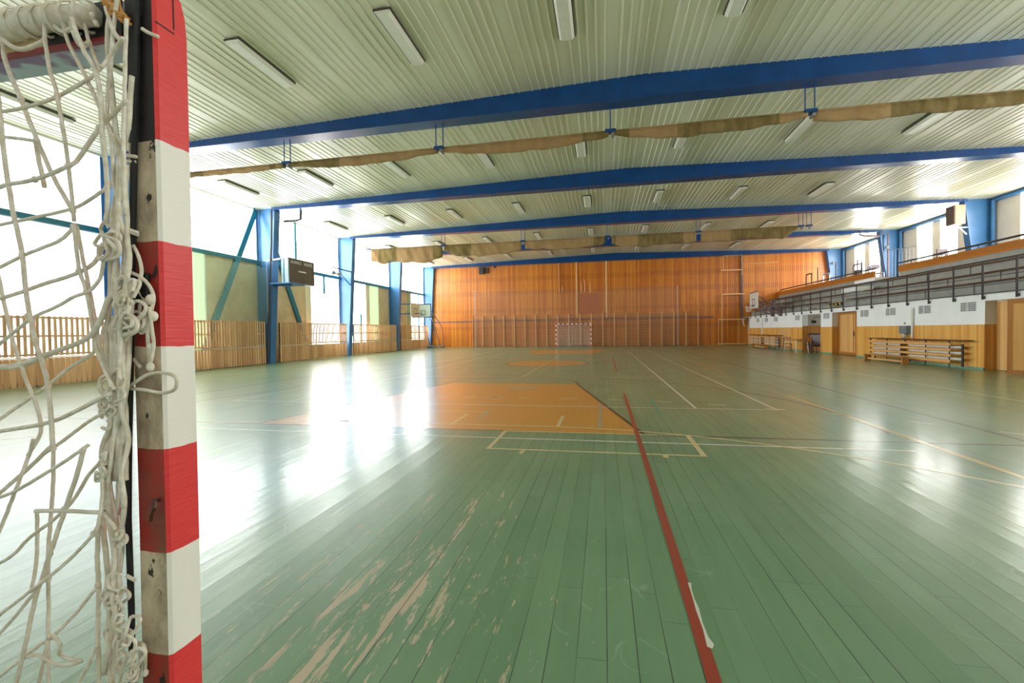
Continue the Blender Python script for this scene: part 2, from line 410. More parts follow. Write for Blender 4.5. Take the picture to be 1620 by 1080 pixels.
# floor
fl = MB().add([(XL-.2, YN, 0), (12.9, YN, 0), (12.9, YF+.2, 0), (XL-.2, YF+.2, 0)], [(0, 1, 2, 3)]).build('floor', M['floor'])
struct(fl, 'green painted board floor of the sports hall with worn patches')
def strip(name, pts, w, mat, z=0.0015, closed=False):
    P = [Vector((x, y)) for x, y in pts]; n = len(P); L = []; R = []
    for i, p in enumerate(P):
        if closed: t = P[(i+1) % n]-P[i-1]
        else: t = P[min(i+1, n-1)]-P[max(i-1, 0)]
        t.normalize(); nn = Vector((-t.y, t.x))
        L.append(p+nn*w/2); R.append(p-nn*w/2)
    vs = [(p.x, p.y, z) for p in L]+[(p.x, p.y, z) for p in R]
    fs = [(i, i+n, (i+1) % n+n, (i+1) % n) for i in range(n if closed else n-1)]
    return MB().add(vs, fs).build(name, mat, fl)
def arc(cx, cy, r, a0, a1, n=40): return [(cx+r*cos(radians(a0+(a1-a0)*i/n)), cy+r*sin(radians(a0+(a1-a0)*i/n))) for i in range(n+1)]
def flat(name, poly, mat, z): return MB().add([(x, y, z) for x, y in poly], [tuple(range(len(poly)))]).build(name, mat, fl)
BX = -2.47
key = [(BX-3, 6.37), (BX+3, 6.37), (BX+1.77, 12.2), (BX-1.77, 12.2)]
flat('painted_key_zone', key, M['zone'], 0.0008)
flat('painted_key_zone', [(BX-3, 33.95), (BX-1.8, 28.1), (BX+1.8, 28.1), (BX+3, 33.95)], M['zone'], 0.0008)
flat('painted_centre_circle', arc(BX, 20.15, 1.8, 0, 360, 64)[:-1], M['zone'], 0.0008)
strip('court_line', [key[0], key[3]], 0.06, M['l_black'], 0.0012); strip('court_line', [key[1], key[2]], 0.06, M['l_black'], 0.0012)
strip('court_line', arc(BX, 12.2, 1.79, 0, 180), 0.05, M['l_black'], 0.0012)
strip('court_line', [(-9.9, 6.35), (BX-2.2, 6.35)], 0.05, M['l_black'], 0.001); strip('court_line', [(0.7, 6.35), (5.0, 6.35)], 0.05, M['l_black'], 0.001)
strip('court_line', [(BX-2.9, 6.37), (-1.4, 6.37)], 0.03, M['l_black'], 0.0011)
strip('court_line', [(5.0, 6.35), (5.0, 33.9)], 0.05, M['l_black'], 0.001); strip('court_line', [(-9.9, 6.35), (-9.9, 33.9)], 0.05, M['l_black'], 0.001)
strip('court_line', arc(BX, 7.93, 6.25, -10, 190, 70), 0.05, M['l_black'], 0.0011)
strip('court_line', arc(BX, 32.4, 6.25, 170, 370, 70), 0.05, M['l_black'], 0.0011)
strip('court_line', arc(BX, 20.15, 1.8, 0, 360, 64)[:-1], 0.05, M['l_black'], 0.0012, True)
strip('court_line', [(-9.9, 20.15), (5.0, 20.15)], 0.05, M['l_black'], 0.0014)
strip('court_line', [(-9.9, 33.95), (5.0, 33.95)], 0.05, M['l_black'], 0.001)
strip('court_line', [(-7.0, 5.92), (3.45, 5.92)], 0.05, M['l_white'], 0.0016)
strip('court_line', [(-3.98-.3, 6.73), (-0.7, 6.73)]+[(-0.9+5.97*sin(radians(a)), 0.79+5.94*cos(radians(a))) for a in range(2, 76, 2)], 0.05, M['l_cream'], 0.0017)
strip('court_line', [(-4.1-5.97*sin(radians(a)), 0.79+5.94*cos(radians(a))) for a in range(0, 70, 2)], 0.05, M['l_cream'], 0.0017)
strip('court_line', [(-1.39, 5.36), (-1.39, 6.35)], 0.05, M['l_cream'], 0.0018); strip('court_line', [(1.09, 5.36), (1.09, 6.38)], 0.06, M['l_cream'], 0.0018)
strip('court_line', [(-1.42, 5.36), (1.12, 5.37)], 0.05, M['l_cream'], 0.0019); strip('court_line', [(-1.42, 6.34), (1.1, 6.38)], 0.04, M['l_cream'], 0.0019)
strip('court_line', [(-0.96, 5.18), (-0.95, 5.34)], 0.05, M['l_cream'], 0.0018); strip('court_line', [(0.67, 5.24), (0.67, 5.35)], 0.06, M['l_cream'], 0.0018)
strip('court_line', [(-2.33, 6.75), (-2.33, 7.6)], 0.05, M['l_cream'], 0.0018); strip('court_line', [(-0.675, 6.75), (-0.675, 7.6)], 0.055, M['l_cream'], 0.0018)
strip('court_line', [(-2.01, 7.1), (-2.01, 7.9)], 0.05, M['l_grey'], 0.0018); strip('court_line', [(-0.065, 6.74), (-0.07, 9.0)], 0.05, M['l_grey'], 0.0018)
strip('court_line', [(-3.6, 7.8), (-2.03, 7.84)], 0.04, M['l_cream'], 0.0018)
strip('court_line', [(-8.0, 8.57), (2.96, 8.58)], 0.045, M['l_white'], 0.0016); strip('court_line', [(-8.0, 32.35), (2.96, 32.35)], 0.05, M['l_white'], 0.0016)
for x in (1.61, 2.93, -6.6, -7.95): strip('court_line', [(x, 8.58), (x, 32.35)], 0.05, M['l_white'], 0.0015)
strip('court_line', [(-2.5, 14.06), (-2.5, 26.86)], 0.05, M['l_cream'], 0.0016); strip('court_line', [(-6.6, 14.06), (1.6, 14.06)], 0.05, M['l_white'], 0.0016); strip('court_line', [(-6.6, 26.86), (1.6, 26.86)], 0.05, M['l_white'], 0.0016)
strip('court_line', [(3.8, 3.2), (3.78, 10.5)], 0.07, M['l_yellow'], 0.0018); strip('court_line', [(3.82, 15.9), (3.75, 24.3)], 0.07, M['l_yellow'], 0.0018)
strip('court_line', [(-12.4, 8), (-12.4, 24)], 0.06, M['l_yellow'], 0.0018)
strip('court_line', [(0.42, 1.0), (0.435, 5.0), (0.445, 10.38)], 0.058, M['l_red'], 0.0022); strip('court_line', [(0.44, 16), (0.47, 24)], 0.06, M['l_red'], 0.0022)
strip('court_line', [(0.94, 7.65), (0.94, 9.8)], 0.05, M['l_teal'], 0.002)
strip('court_line', [(7.55, 8.0), (7.5, 33)], 0.05, M['l_white'], 0.0016)
for i in range(14):                          # dashed nine metre line
    a = -6+i*6.2
    q = [(-0.9+8.75*sin(radians(b)), 0.79+8.78*cos(radians(b))) for b in (a, a+1, a+2)] if a > 0 else [(-0.9+a*0.28*j, 9.55) for j in (1, .8)]
    strip('court_line', q, 0.05, M['l_white'], 0.0018)
for i in range(5): strip('court_line', [(-1.5-i*0.62, 9.56), (-1.8-i*0.62, 9.56)], 0.05, M['l_white'], 0.0018)
chip = [(0.449, 2.66), (0.468, 2.655), (0.458, 2.6), (0.455, 2.5), (0.462, 2.42), (0.456, 2.3), (0.46, 2.2), (0.474, 2.15), (0.46, 2.12), (0.44, 2.13), (0.447, 2.25), (0.444, 2.4), (0.448, 2.5)]
flat('chipped_white_paint', chip, M['l_white'], 0.0026)
flat('worn_white_mark', [(-2.35, 11.3), (-1.9, 11.45), (-1.62, 11.35), (-1.72, 11.05), (-2.1, 10.95), (-2.4, 11.05)], M['l_grey'], 0.002)

# ceiling: ribbed metal sheets, ribs run down the hall
xs = [XL-.15]; prof = []
x = XL-.15; i = 0
while x < XR+.2:
    wide = 0.32 if i % 5 == 4 else 0.15
    prof += [(x, 0.0), (x+wide, 0.0), (x+wide+.012, -.016), (x+wide+.04, -.016), (x+wide+.052, 0)]
    x += wide+.052; i += 1
prof.append((RX, 0.0)); prof.sort()
b = MB(); n = len(prof)
b.add([(px, YN, zc(px)+d) for px, d in prof]+[(px, YF+.2, zc(px)+d) for px, d in prof], [(i, i+1, i+1+n, i+n) for i in range(n-1)])
struct(b.build('ceiling', M['ceiling'], fix=False), 'pale green ribbed metal ceiling')
# roof beams
BNAME = ['nearest the goal', 'second from the goal', 'third from the goal', 'fourth from the goal', 'over the panelled end wall']
for c, nm in zip(CY, BNAME):
    b = MB(); zb = 7.66
    top = [(XL+.9, zc(XL+.9)+.02), (RX, zc(RX)+.02), (XR-1.2, zc(XR-1.2)+.02)]
    b.prism([(XL+.9, zb), (XR-1.2, zb)]+top[::-1], 'Y', c-.17, c+.17)
    b.box(XL+.9, XR-1.2, c-.25, c+.25, zb-.035, zb)
    tag(b.build('roof_beam', M['blue']), 'blue steel roof beam, '+nm, 'beam', 'blue roof beams', 'structure')
# columns
def column(xo, xit, xib, c, z0, label, mat):
    b = MB(); zt = zc(xo)+.02; s = 1 if xit > xo else -1
    b.prism([(xo, z0), (xo, zt), (xit, zt), (xib, z0)], 'Y', c-.02, c+.02)
    b.box(xo-.02*s, xo, c-.2, c+.2, z0, zt)
    b.prism([(xit, zt), (xit-.03*s, zt), (xib-.03*s, z0), (xib, z0)], 'Y', c-.2, c+.2)
    tag(b.build('steel_column', mat), label, 'column', 'blue hall columns', 'structure')
CN = ['half hidden behind the goal net', 'carrying the scoreboard', 'carrying the small floodlight arm', 'carrying the beige backboard', 'in the corner by the panelled wall']
for c, nm in zip(CY, CN): column(XL+.02, -15.95, -16.42, c, 0, 'tapered blue column along the window wall, '+nm, M['column_blue'])
RN = ['with the wooden loudspeaker', 'beside the gallery aisle', 'in the far gallery corner']
for c, nm in zip(CY[2:], RN): column(XR-.02, 17.95, 18.45, c, 3.9, 'tapered blue column on the gallery, '+nm, M['column_blue'])
for a, bb in ((-1.4, 27.2), (27.6, 34.4), (34.8, 41.6)):
    o = MB().tube([(XR-.1, a, 7.62), (XR-.1, bb, 7.62)], 0.07, 10).box(XR-.04, XR, a, bb, 7.6, 7.78).build('trim_eaves', M['column_blue']); struct(o)

# ---- window wall
def win(name, plane, y0, y1, z0, z1, mat, fmat, label, mull=(), side=1, trans=()):
    b = MB(); t = .05
    b.box(plane-.06, plane+.03, y0, y0+t, z0, z1).box(plane-.06, plane+.03, y1-t, y1, z0, z1).box(plane-.06, plane+.03, y0, y1, z0, z0+t).box(plane-.06, plane+.03, y0, y1, z1-t, z1)
    fr = b.build(name, fmat); struct(fr, label)
    p = MB().box(plane-.03, plane-.015, y0+t, y1-t, z0+t, z1-t); p.build('pane', mat, fr)
    for y, a, c in mull:
        MB().box(plane-.03, plane+.06, y-.075, y+.075, a, c).build('mullion', M['teal'], fr)
    return fr
bays = [(YN, 5.8), (5.8, 13.0), (13.0, 20.2), (20.2, 27.4), (27.4, 34.6), (34.6, 41.85)]
for i, (a, c) in enumerate(bays):
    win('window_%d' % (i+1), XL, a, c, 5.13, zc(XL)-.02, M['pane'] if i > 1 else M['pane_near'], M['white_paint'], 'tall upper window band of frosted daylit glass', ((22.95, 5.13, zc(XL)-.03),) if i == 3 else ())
    struct(MB().box(XL-.04, XL+.1, a+.01, c-.01, 5.02, 5.2).build('trim_transom', M['teal']), 'teal transom rail between the window bands')
low = [(YN, 5.8), (5.8, 13.0), (13.0, 16.0), (24.2, 27.4), (27.4, 30.7), (38.6, 41.85)]
mul = {3: ((25.55, 3.95, 5.05),), 4: ((29.9, 0.8, 2.85),), 5: ((40.35, 0.8, 5.05),)}
for i, (a, c) in enumerate(low):
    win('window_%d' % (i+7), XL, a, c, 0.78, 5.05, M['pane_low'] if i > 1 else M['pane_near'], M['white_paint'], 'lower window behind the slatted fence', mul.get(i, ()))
def wall(name, x0, x1, y0, y1, z0, z1, m, label=None): return struct(MB().box(x0, x1, y0, y1, z0, z1).build(name, m), label)
wall('wall_left', XL-.12, XL+.05, YN, 41.9, 0, 0.78, M['beige_wall'])
wall('wall_left', XL-.12, XL-.02, 16.95, 20.2, 0.78, 5.05, M['beige_wall'], 'beige concrete infill below the windows')
wall('wall_left', XL-.12, XL-.02, 20.2, 23.75, 0.78, 5.05, M['beige_wall']); wall('wall_left', XL-.12, XL+.02, 23.75, 24.2, 0.78, 5.05, M['cream'])
wall('wall_left', XL-.12, XL+.02, 30.7, 31.15, 0.78, 5.05, M['cream']); wall('wall_left', XL-.12, XL-.02, 32.6, 34.6, 0.78, 5.05, M['beige_wall'])
wall('wall_left', XL-.12, XL-.02, 34.6, 38.0, 0.78, 5.05, M['beige_wall'])
wall('wall_left', XL-.12, XL+.02, 38.0, 38.6, 0.78, 5.05, M['green_panel'])
k = NT('daylit_green_glass'); o = k.xyz(k.pos()); fr = k.math('FRACT', k.math('DIVIDE', o[1], 0.2))
cc = k.mix(k.math('LESS_THAN', fr, 0.1), (0.42, 0.6, 0.3, 1), (0.6, 0.72, 0.45, 1)); k.base((0.3, 0.45, 0.25, 1)); k.l(cc, k.b.inputs['Emission Color']); k.b.inputs['Emission Strength'].default_value = 0.55
M['green_glass'] = k.m
win('window_13', XL, 16.0, 16.95, 0.78, 5.05, M['green_glass'], M['white_paint'], 'narrow green glazed strip beside the beige wall')
win('window_14', XL, 31.15, 32.6, 0.78, 5.05, M['green_glass'], M['white_paint'], 'green glazed strip in the fourth window bay')
for i, (p, q, nm) in enumerate((((XL+.08, 19.95, 7.7), (XL+.08, 16.35, 0.0), 'in front of the green net'), ((XL+.08, 20.45, 7.7), (XL+.08, 24.15, 0.0), 'behind the scoreboard'))):
    o = MB().bar(p, q, 0.06, 0.28).build('wind_brace', M['teal']); tag(o, 'teal diagonal steel wind brace '+nm, 'brace', kind='structure')
# other walls
wall('wall_far', XL-.2, XR+.2, YF, YF+.15, 0, 8.4, M['far_wood'], 'orange wood panelled end wall with rows of dark slots')
wall('wall_near', XL-.2, XR+.2, YN-.15, YN, 0, 8.4, M['white_wall'])
struct(MB().box(-16.3, 9.35, YF-.02, YF, 2.37, 2.5).build('trim_far_stripe', M['mauve']), 'mauve rail across the panelled wall')
# gallery side, low wall: white over pine dado, with openings
XW = 11.65
for i, (a, c) in enumerate(((16.8, 24.1), (26.45, 27.69), (30.06, 40.2))):
    wall('wall_right', XW, XW+.3, a, c, 1.43, 2.16, M['white_wall'], 'white wall under the gallery')
    wall('wall_right', XW-.015, XW+.3, a, c, 0.0, 1.43, M['dado'], 'pine board dado under the gallery')
    struct(MB().box(XW-.03, XW+.1, a, c-.01, 0, 0.075).build('baseboard_right', M['teal_base']))
wall('wall_right', XW, XW+.3, 13.0, 40.2, 2.16, 2.38, M['white_wall'], 'white fascia beam under the gallery rail')
wall('wall_right', XW, XW+.3, YN, 13.0, 0, 2.38, M['white_wall'])
wall('wall_right', XW+.45, XW+.6, 40.2, YF, 0, 2.42, M['grey_wall'])
wall('wall_right', XW, XW+.6, 40.1, 40.2, 0, 2.38, M['white_wall'])
# recess returns
for y in (16.8, 26.45):
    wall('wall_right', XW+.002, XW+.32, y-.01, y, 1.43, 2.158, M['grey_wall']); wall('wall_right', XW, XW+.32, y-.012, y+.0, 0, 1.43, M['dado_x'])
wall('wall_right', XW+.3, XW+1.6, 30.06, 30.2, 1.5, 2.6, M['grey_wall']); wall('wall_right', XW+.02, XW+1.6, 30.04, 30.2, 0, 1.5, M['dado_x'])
wall('wall_right', XW+1.5, XW+1.6, 27.0, 30.06, 0, 2.6, M['grey_wall']); wall('wall_right', XW+.3, XW+1.6, 27.55, 27.69, 0, 2.6, M['grey_wall'])
wall('wall_right', XW+.3, XW+1.6, 27.69, 30.06, 2.16, 2.2, M['white_wall'])
wall('wall_right', XW+.5, XW+.6, 23.6, 27.6, 0, 2.2, M['grey_wall'])
wall('wall_right', XW+.7, XW+.8, 12.9, 17.4, 0, 2.3, M['grey_wall'])
# doors
def leaf(name, x0, x1, y0, y1, label, handle=None):
    b = MB().box(x0, x1, y0, y1, 0.02, 2.13); d = b.build(name, M['door']); struct(d, label)
    return d
d = leaf('door_1', 11.95, 11.99, 24.0, 26.43, 'wide pale pine double door set back under the gallery')
MB().box(11.93, 11.95, 24.0, 26.43, 0.02, 0.16).box(11.93, 11.95, 24.0, 26.43, 2.03, 2.13).box(11.93, 11.95, 26.28, 26.43, .16, 2.03).box(11.93, 11.95, 24.7, 24.82, .16, 2.03).box(11.93, 11.95, 25.0, 25.02, .16, 2.03).build('door_rail', M['door_frame'], d)
MB().bbox(11.9, 11.935, 24.9, 24.94, 0.95, 1.2).build('door_handle', M['brown'], d)
d = leaf('door_2', 11.95, 11.99, 15.9, 16.78, 'plain pine door leaf beside the open panelled door')
d = thing('door_3', 'open knotty pine door leaf with darker frame, standing out from the gallery wall', 'door', (11.14, 15.28, 0)); d['kind'] = 'structure'
A = Vector((11.14, 15.28)); B = Vector((12.02, 14.86)); T = (B-A).normalized(); Nn = Vector((-T.y, T.x))
def dbox(u0, u1, z0, z1, n0, n1):
    q = [A+T*u0+Nn*n0, A+T*u1+Nn*n0, A+T*u1+Nn*n1, A+T*u0+Nn*n1]
    return MB().prism([(p_.x, p_.y) for p_ in q], 'Z', z0, z1)
dbox(.02, .95, .03, 2.1, 0.0, .035).build('door_panel', M['door_open'], d)
for z0, z1, u0, u1 in ((.02, .14, 0, .97), (2.0, 2.12, 0, .97), (.14, 2.0, 0, .1), (.14, 2.0, .87, .97)):
    dbox(u0, u1, z0, z1, -.012, .045).build('door_frame', M['door_frame'], d)
dbox(.12, .2, .07, .075, -.02, -.012).build('kick_mark', M['white_paint'], d)
hatch = MB().box(XW-.03, XW-.012, 31.8, 33.8, 0.1, 1.42).build('wall_hatch', M['door']); tag(hatch, 'pale pine hatch set flush in the dado beyond the table', 'hatch')
MB().box(XW-.04, XW-.03, 31.8, 33.8, 0.1, 0.22).build('bottom_rail', M['door_frame'], hatch)

# gallery: stepped stand, benches, parapet, upper floor, rear wall with windows
steps = [(XW+.02, 2.38), (12.4, 2.38), (12.4, 2.82), (13.15, 2.82), (13.15, 3.25), (13.9, 3.25), (13.9, 3.68), (14.55, 3.68), (14.55, 3.9), (XR, 3.9), (XR, 2.3), (XW+.02, 2.3)]
o = MB().prism(steps, 'Y', 13.0, YF).build('gallery_stand', M['grey_riser']); struct(o, 'grey stepped spectator stand on the gallery')
AISLE = (26.2, 28.2)
struct(MB().box(13.5, 14.55, 26.25, 28.15, 3.68, 3.9).box(12.8, 13.5, 26.4, 28.0, 3.25, 3.48).build('trim_aisle_step', M['white_wall']), 'pale concrete steps in the gallery aisle')
for r, (x, z) in enumerate(((12.2, 2.84), (12.95, 3.24), (13.7, 3.69))):
    for j, (a, c) in enumerate(((13.0, AISLE[0]), (AISLE[1], 40.8))):
        t = thing('spectator_bench', 'long wooden spectator bench, %s row of the stand, %s' % (['lowest', 'middle', 'top'][r], ['above the open door', 'beyond the aisle towards the panelled wall'][j]), 'bench', (x, a, z-.4), 'benches on the gallery stand')
        MB().box(x, x+.3, a, c, z-.035, z).build('seat', M['bench'], t)
        MB().box(x-.012, x, a, c, z-.045, z-.012).build('edge_strip', M['dark_metal'], t)
        y = a+.5
        while y < c:
            MB().box(x+.16, x+.19, y, y+.03, z-.42, z-.035).build('leg', M['grey_riser'], t); y += 2.4
t0 = [(13.0, AISLE[0], 'near'), (AISLE[1], YF, 'far')]
for a, c, nm in t0:
    tx = thing('gallery_parapet', 'orange parapet with dark handrail above the stand, %s' % ('passing below the loudspeaker column' if nm == 'near' else 'reaching the panelled wall'), 'parapet', (14.55, a, 3.9), 'gallery parapets')
    MB().box(14.5, 14.54, a, c, 4.1, 4.43).build('board', M['parapet'], tx)
    MB().box(14.54, 14.6, a, c, 3.68, 4.1).build('kick_wall', M['grey_riser'], tx)
    MB().tube([(14.55, a, 4.57), (14.55, c-(.0 if nm == 'near' else .6), 4.57)]+([(14.55, c-.25, 4.5), (14.55, c-.05, 4.3)] if nm == 'far' else []), 0.042, 8).build('handrail', M['dark_metal'], tx)
    y = a+.3
    while y < c-.3:
        MB().box(14.535, 14.56, y, y+.03, 4.3, 4.56).build('bracket', M['dark_metal'], tx); y += 2.0
rail = thing('gallery_railing', 'dark steel railing with thin horizontal bars along the front of the gallery', 'railing', (11.6, 14.4, 2.2))
post0 = MB().box(11.575, 11.6, -0.025, .025, 0, 1.17).box(11.575, 11.65, -.02, .06, 0, .03)
for kk in range(-1, 21):
    y = 15.6+1.2*kk
    MB().bbox(11.57, 11.6, y-.028, y+.028, 2.2, 3.37, .004).bbox(11.57, 11.648, y-.02, y+.02, 2.22, 2.3, .004).build('post', M['dark_metal'], rail)
MB().bbox(11.56, 11.62, 13.2, 40.3, 3.35, 3.4, .008).build('top_rail', M['dark_metal'], rail)
for z in (2.89, 2.64): MB().box(11.58, 11.598, 13.2, 40.3, z-.011, z+.011).build('bar', M['dark_metal'], rail)
MB().box(11.575, 11.6, 13.2, 40.3, 2.37, 2.4).build('bottom_rail', M['dark_metal'], rail)
sg = MB().box(12.3, 12.33, 26.9, 28.5, 2.55, 2.72).build('hazard_board', M['black']); tag(sg, 'black and yellow striped hazard board behind the gallery railing', 'sign')
for i in range(4): MB().prism([(26.95+i*.42, 2.57), (27.1+i*.42, 2.57), (27.2+i*.42, 2.7), (27.05+i*.42, 2.7)], 'X', 12.29, 12.3).build('yellow_stripe', M['yellow'], sg)
# gallery rear wall
wall('wall_right', XR, XR+.15, YN, YF, 2.3, 4.6, M['grey_wall'], 'warm grey wall behind the gallery')
def rbay(c, idx):
    far = c
    segs = [(far-1.55, far), (far-3.55, far-3.0), (far-7.2, far-4.95)]
    for a, d_ in segs: wall('wall_right', XR, XR+.15, a, d_, 4.6, 7.9, M['grey_wall'])
    for j, (a, d_) in enumerate(((far-3.0, far-1.55), (far-4.95, far-3.55))):
        win('window_%d' % (15+idx*2+j), XR+.05, a, d_, 4.6, 7.62, M['pane_r'], M['white_paint'], 'tall bright gallery window'); 
    wall('wall_right', XR, XR+.15, far-7.2, far, 7.62, 7.95, M['grey_wall'])
for idx, c in enumerate((41.8, 34.6, 27.4, 20.2, 13.0, 5.8)): rbay(c, idx)
for idx, c in enumerate((41.8, 34.6, 27.4)):
    o = MB().tube([(XR-.15, c-.25, 4.0), (XR-.15, c-.25, 7.6)], .09, 10).build('trim_downpipe', M['column_blue']); struct(o)

# ------------------------------------------------------------------ slatted fences
def fence(y0, y1, label):
    t = thing('slatted_fence', label, 'fence', (-16.4, y0, 0), 'slatted fences along the window wall')
    b = MB(); b2 = MB(); y = y0
    while y < y1-.05:
        b.box(-16.42, -16.395, y, y+.078, .9, 2.1)
        j = random.uniform(-.008, .008); b2.box(-16.42, -16.39+j, y-.02, y+.09, .03, .84)
        y += .15
    b.build('upper_slats', M['slat'], t); b2.build('lower_slats', M['slat'], t)
    for z in (2.05, 1.5, .95): MB().box(-16.46, -16.42, y0, y1, z-.03, z+.03).build('rail', M['slat'], t)
    MB().box(-16.47, -16.42, y0, y1, .1, .16).build('rail', M['slat'], t)
    MB().tube([(-16.43, y0, .87), (-16.43, y1, .87)], .018, 6).build('pipe_rail', M['white_paint'], t)
    n = max(2, int((y1-y0)/2.2))
    for i in range(n+1):
        yy = y0+.05+(y1-y0-.1)*i/n; MB().box(-16.5, -16.46, yy-.025, yy+.025, 0, 2.08).build('post', M['dark_metal'], t)
fence(5.9, 12.75, 'pale wooden slatted fence seen through the goal net'); fence(13.3, 19.7, 'wooden slatted fence in front of the green net')
fence(20.75, 27.0, 'wooden slatted fence under the scoreboard'); fence(27.85, 34.2, 'wooden slatted fence under the green glazed strip, between two columns'); fence(35.1, 41.2, 'wooden slatted fence behind the basketball backboards')

# ------------------------------------------------------------------ safety net on window wall
def net(name, label, origin, u, v, nu, nv, cell, r, mat, sag=None, cat='net'):
    t = thing(name, label, cat, origin); b = MB(); o_ = Vector(origin); u = Vector(u); v = Vector(v)
    off = lambda i, j: (sag(i/nu, j/nv) if sag else Vector((0, 0, 0)))
    for i in range(nu+1): b.tube([o_+u*(cell*i)+v*(cell*j)+off(i, j) for j in range(0, nv+1, max(1, nv//6))], r, 3, caps=False)
    for j in range(nv+1): b.tube([o_+u*(cell*i)+v*(cell*j)+off(i, j) for i in range(0, nu+1, max(1, nu//12))], r, 3, caps=False)
    b.build('mesh', mat, t)
    return t
t = net('safety_net', 'fine pale green safety net hung above the fence beside the scoreboard column', (-16.55, 15.4, 2.0), (0, 1, 0), (0, 0, 1), 70, 46, .067, .0045, M['net_green'])
MB().tube([(-16.55, 15.4, 5.09), (-16.55, 20.09, 5.09)], .012, 6).build('head_cord', M['net_green'], t)
MB().tube([(-16.55, 20.09, 2.0), (-16.55, 20.09, 5.09)], .012, 6).build('edge_cord', M['rope'], t)

# ------------------------------------------------------------------ ceiling lights
LX = [-15.25, -11.55, -8.0, -4.4, -.75, 2.8, 6.55, 10.2]; LYc = [9.75, 17.0, 24.25, 31.6, 38.6]
BAY = ['before the first beam', 'between first and second beams', 'between second and third beams', 'between third and fourth beams', 'behind the fourth beam']
proto = None
for bi, y in enumerate(LYc):
    for li, x in enumerate(LX):
        if bi == 0 and li > 5: continue
        lab = 'white ceiling light %s, %s in its row from the windows' % (BAY[bi], ORD[li]); loc = (x, y, zc(x)-.016)
        if proto is None:
            proto = thing('ceiling_light', lab, 'ceiling light', loc, 'fluorescent ceiling lights'); z = loc[2]
            MB().bbox(x-.2, x+.2, y-.95, y+.95, z-.045, z, .006).build('housing', M['fixture'], proto)
            MB().prism([(x-.175, z-.045), (x+.175, z-.045), (x+.12, z-.12), (x-.12, z-.12)], 'Y', y-.92, y+.92).build('diffuser', M['diffuser'], proto)
            for s in (-1, 1): MB().box(x-.17, x+.17, y+s*.93-.012, y+s*.93+.012, z-.07, z-.045).build('end_cap', M['diffuser'], proto)
        else: copy_tree(proto, loc, lab)

# ------------------------------------------------------------------ gathered divider curtains
def swag(x0, x1, yc, zt, d_end0, d_mid, d_end1, ry, seed, flat_=False):
    rnd = random.Random(seed); b = MB(); n = 60; m = 14; vs = []; fs = []
    ph = [rnd.uniform(0, 6.28) for _ in range(6)]
    for i in range(n+1):
        t = i/n; x = x0+(x1-x0)*t
        s = min(1, sin(pi*t)*1.35) if not flat_ else min(1.0, sin(pi*t)*2.2)
        de = d_end0+(d_end1-d_end0)*t; d = de+(d_mid-de)*max(0, s)
        d *= 1+.06*sin(9*t+ph[0])+.04*sin(23*t+ph[1])
        for j in range(m):
            a = 2*pi*j/m
            fold = 1+.35*sin(28*t*(x1-x0)/5+ph[2]+2*sin(a))+.25*sin(55*t+ph[3]+3*cos(a))
            vs.append((x, yc+ry*sin(a)*max(.3, fold), zt-d/2+d/2*cos(a)+.012*sin(40*t+a*2+ph[4])))
    for i in range(n):
        for j in range(m): fs.append((i*m+j, i*m+(j+1) % m, (i+1)*m+(j+1) % m, (i+1)*m+j))
    fs.append(tuple(range(m))); fs.append(tuple(n*m+j for j in range(m-1, -1, -1)))
    return b.add(vs, fs)
def curtain(label, segs, yc, zt, ry, pipe):
    t = thing('divider_curtain', label, 'curtain', ((segs[0][0]+segs[-1][1])/2, yc, zt))
    for i, s in enumerate(segs):
        swag(s[0], s[1], yc, zt, s[2], s[3], s[4], ry, i*7+3, len(s) > 5).build('fabric', M['cloth'], t, smooth=True)
    MB().tube([(pipe[0], yc, zt+.01), (pipe[1], yc, zt+.01)], .03, 8).build('pipe', M['cloth'], t)
    return t
curtain('thin tan canvas curtain roll slung under the first blue beam', [(-14.6, -9.95, .1, .15, .12), (-9.75, -4.8, .1, .25, .12), (-4.65, .2, .1, .3, .13), (.3, 5.15, .12, .31, .12), (5.3, 10.2, .24, .33, .24), (10.3, 15.2, .24, .33, .24)], 13.0, 6.9, .075, (-14.6, 15.2))
curtain('deep tan and olive canvas curtain swags under the third blue beam', [(-14.75, -9.9, .72, .95, .72, 1), (-9.75, -4.85, .36, .72, .52, 1), (-4.6, .15, .46, .56, .4, 1), (.55, 5.2, .48, .62, .52, 1), (5.45, 10.4, .56, .58, .15, 1)], 27.4, 6.9, .09, (-14.75, 10.4))
HN = ['first', 'second', 'third', 'fourth', 'fifth', 'sixth', 'seventh']
def hanger(x, c, label, single=False):
    t = thing('curtain_hanger', label, 'hanger', (x, c, 7.62), 'curtain hangers under the beams')
    for dx in ((0,) if single else (-.11, .11)):
        MB().tube([(x+dx, c, 6.93), (x+dx, c, 7.63)], .016, 6).build('rod', M['blue'], t)
    MB().bbox(x-.15, x+.15, c-.1, c+.1, 6.86, 6.95).build('clamp', M['blue'], t)
    MB().tube([(x+.06, c-.1, 6.8), (x+.06, c+.1, 6.8)], .045, 10).build('pulley', M['steel'], t)
for i, x in enumerate((-9.85, -4.72, .25, 5.22, 10.25)): hanger(x, 13.0, 'blue steel curtain hanger on the first beam, %s from the windows' % HN[i], i == 2)
for i, x in enumerate((-14.95, -9.82, -4.72, .3, 5.32, 10.55, 10.95)): hanger(x, 27.4, 'blue steel curtain hanger on the third beam, %s from the windows' % HN[i], i == 3)

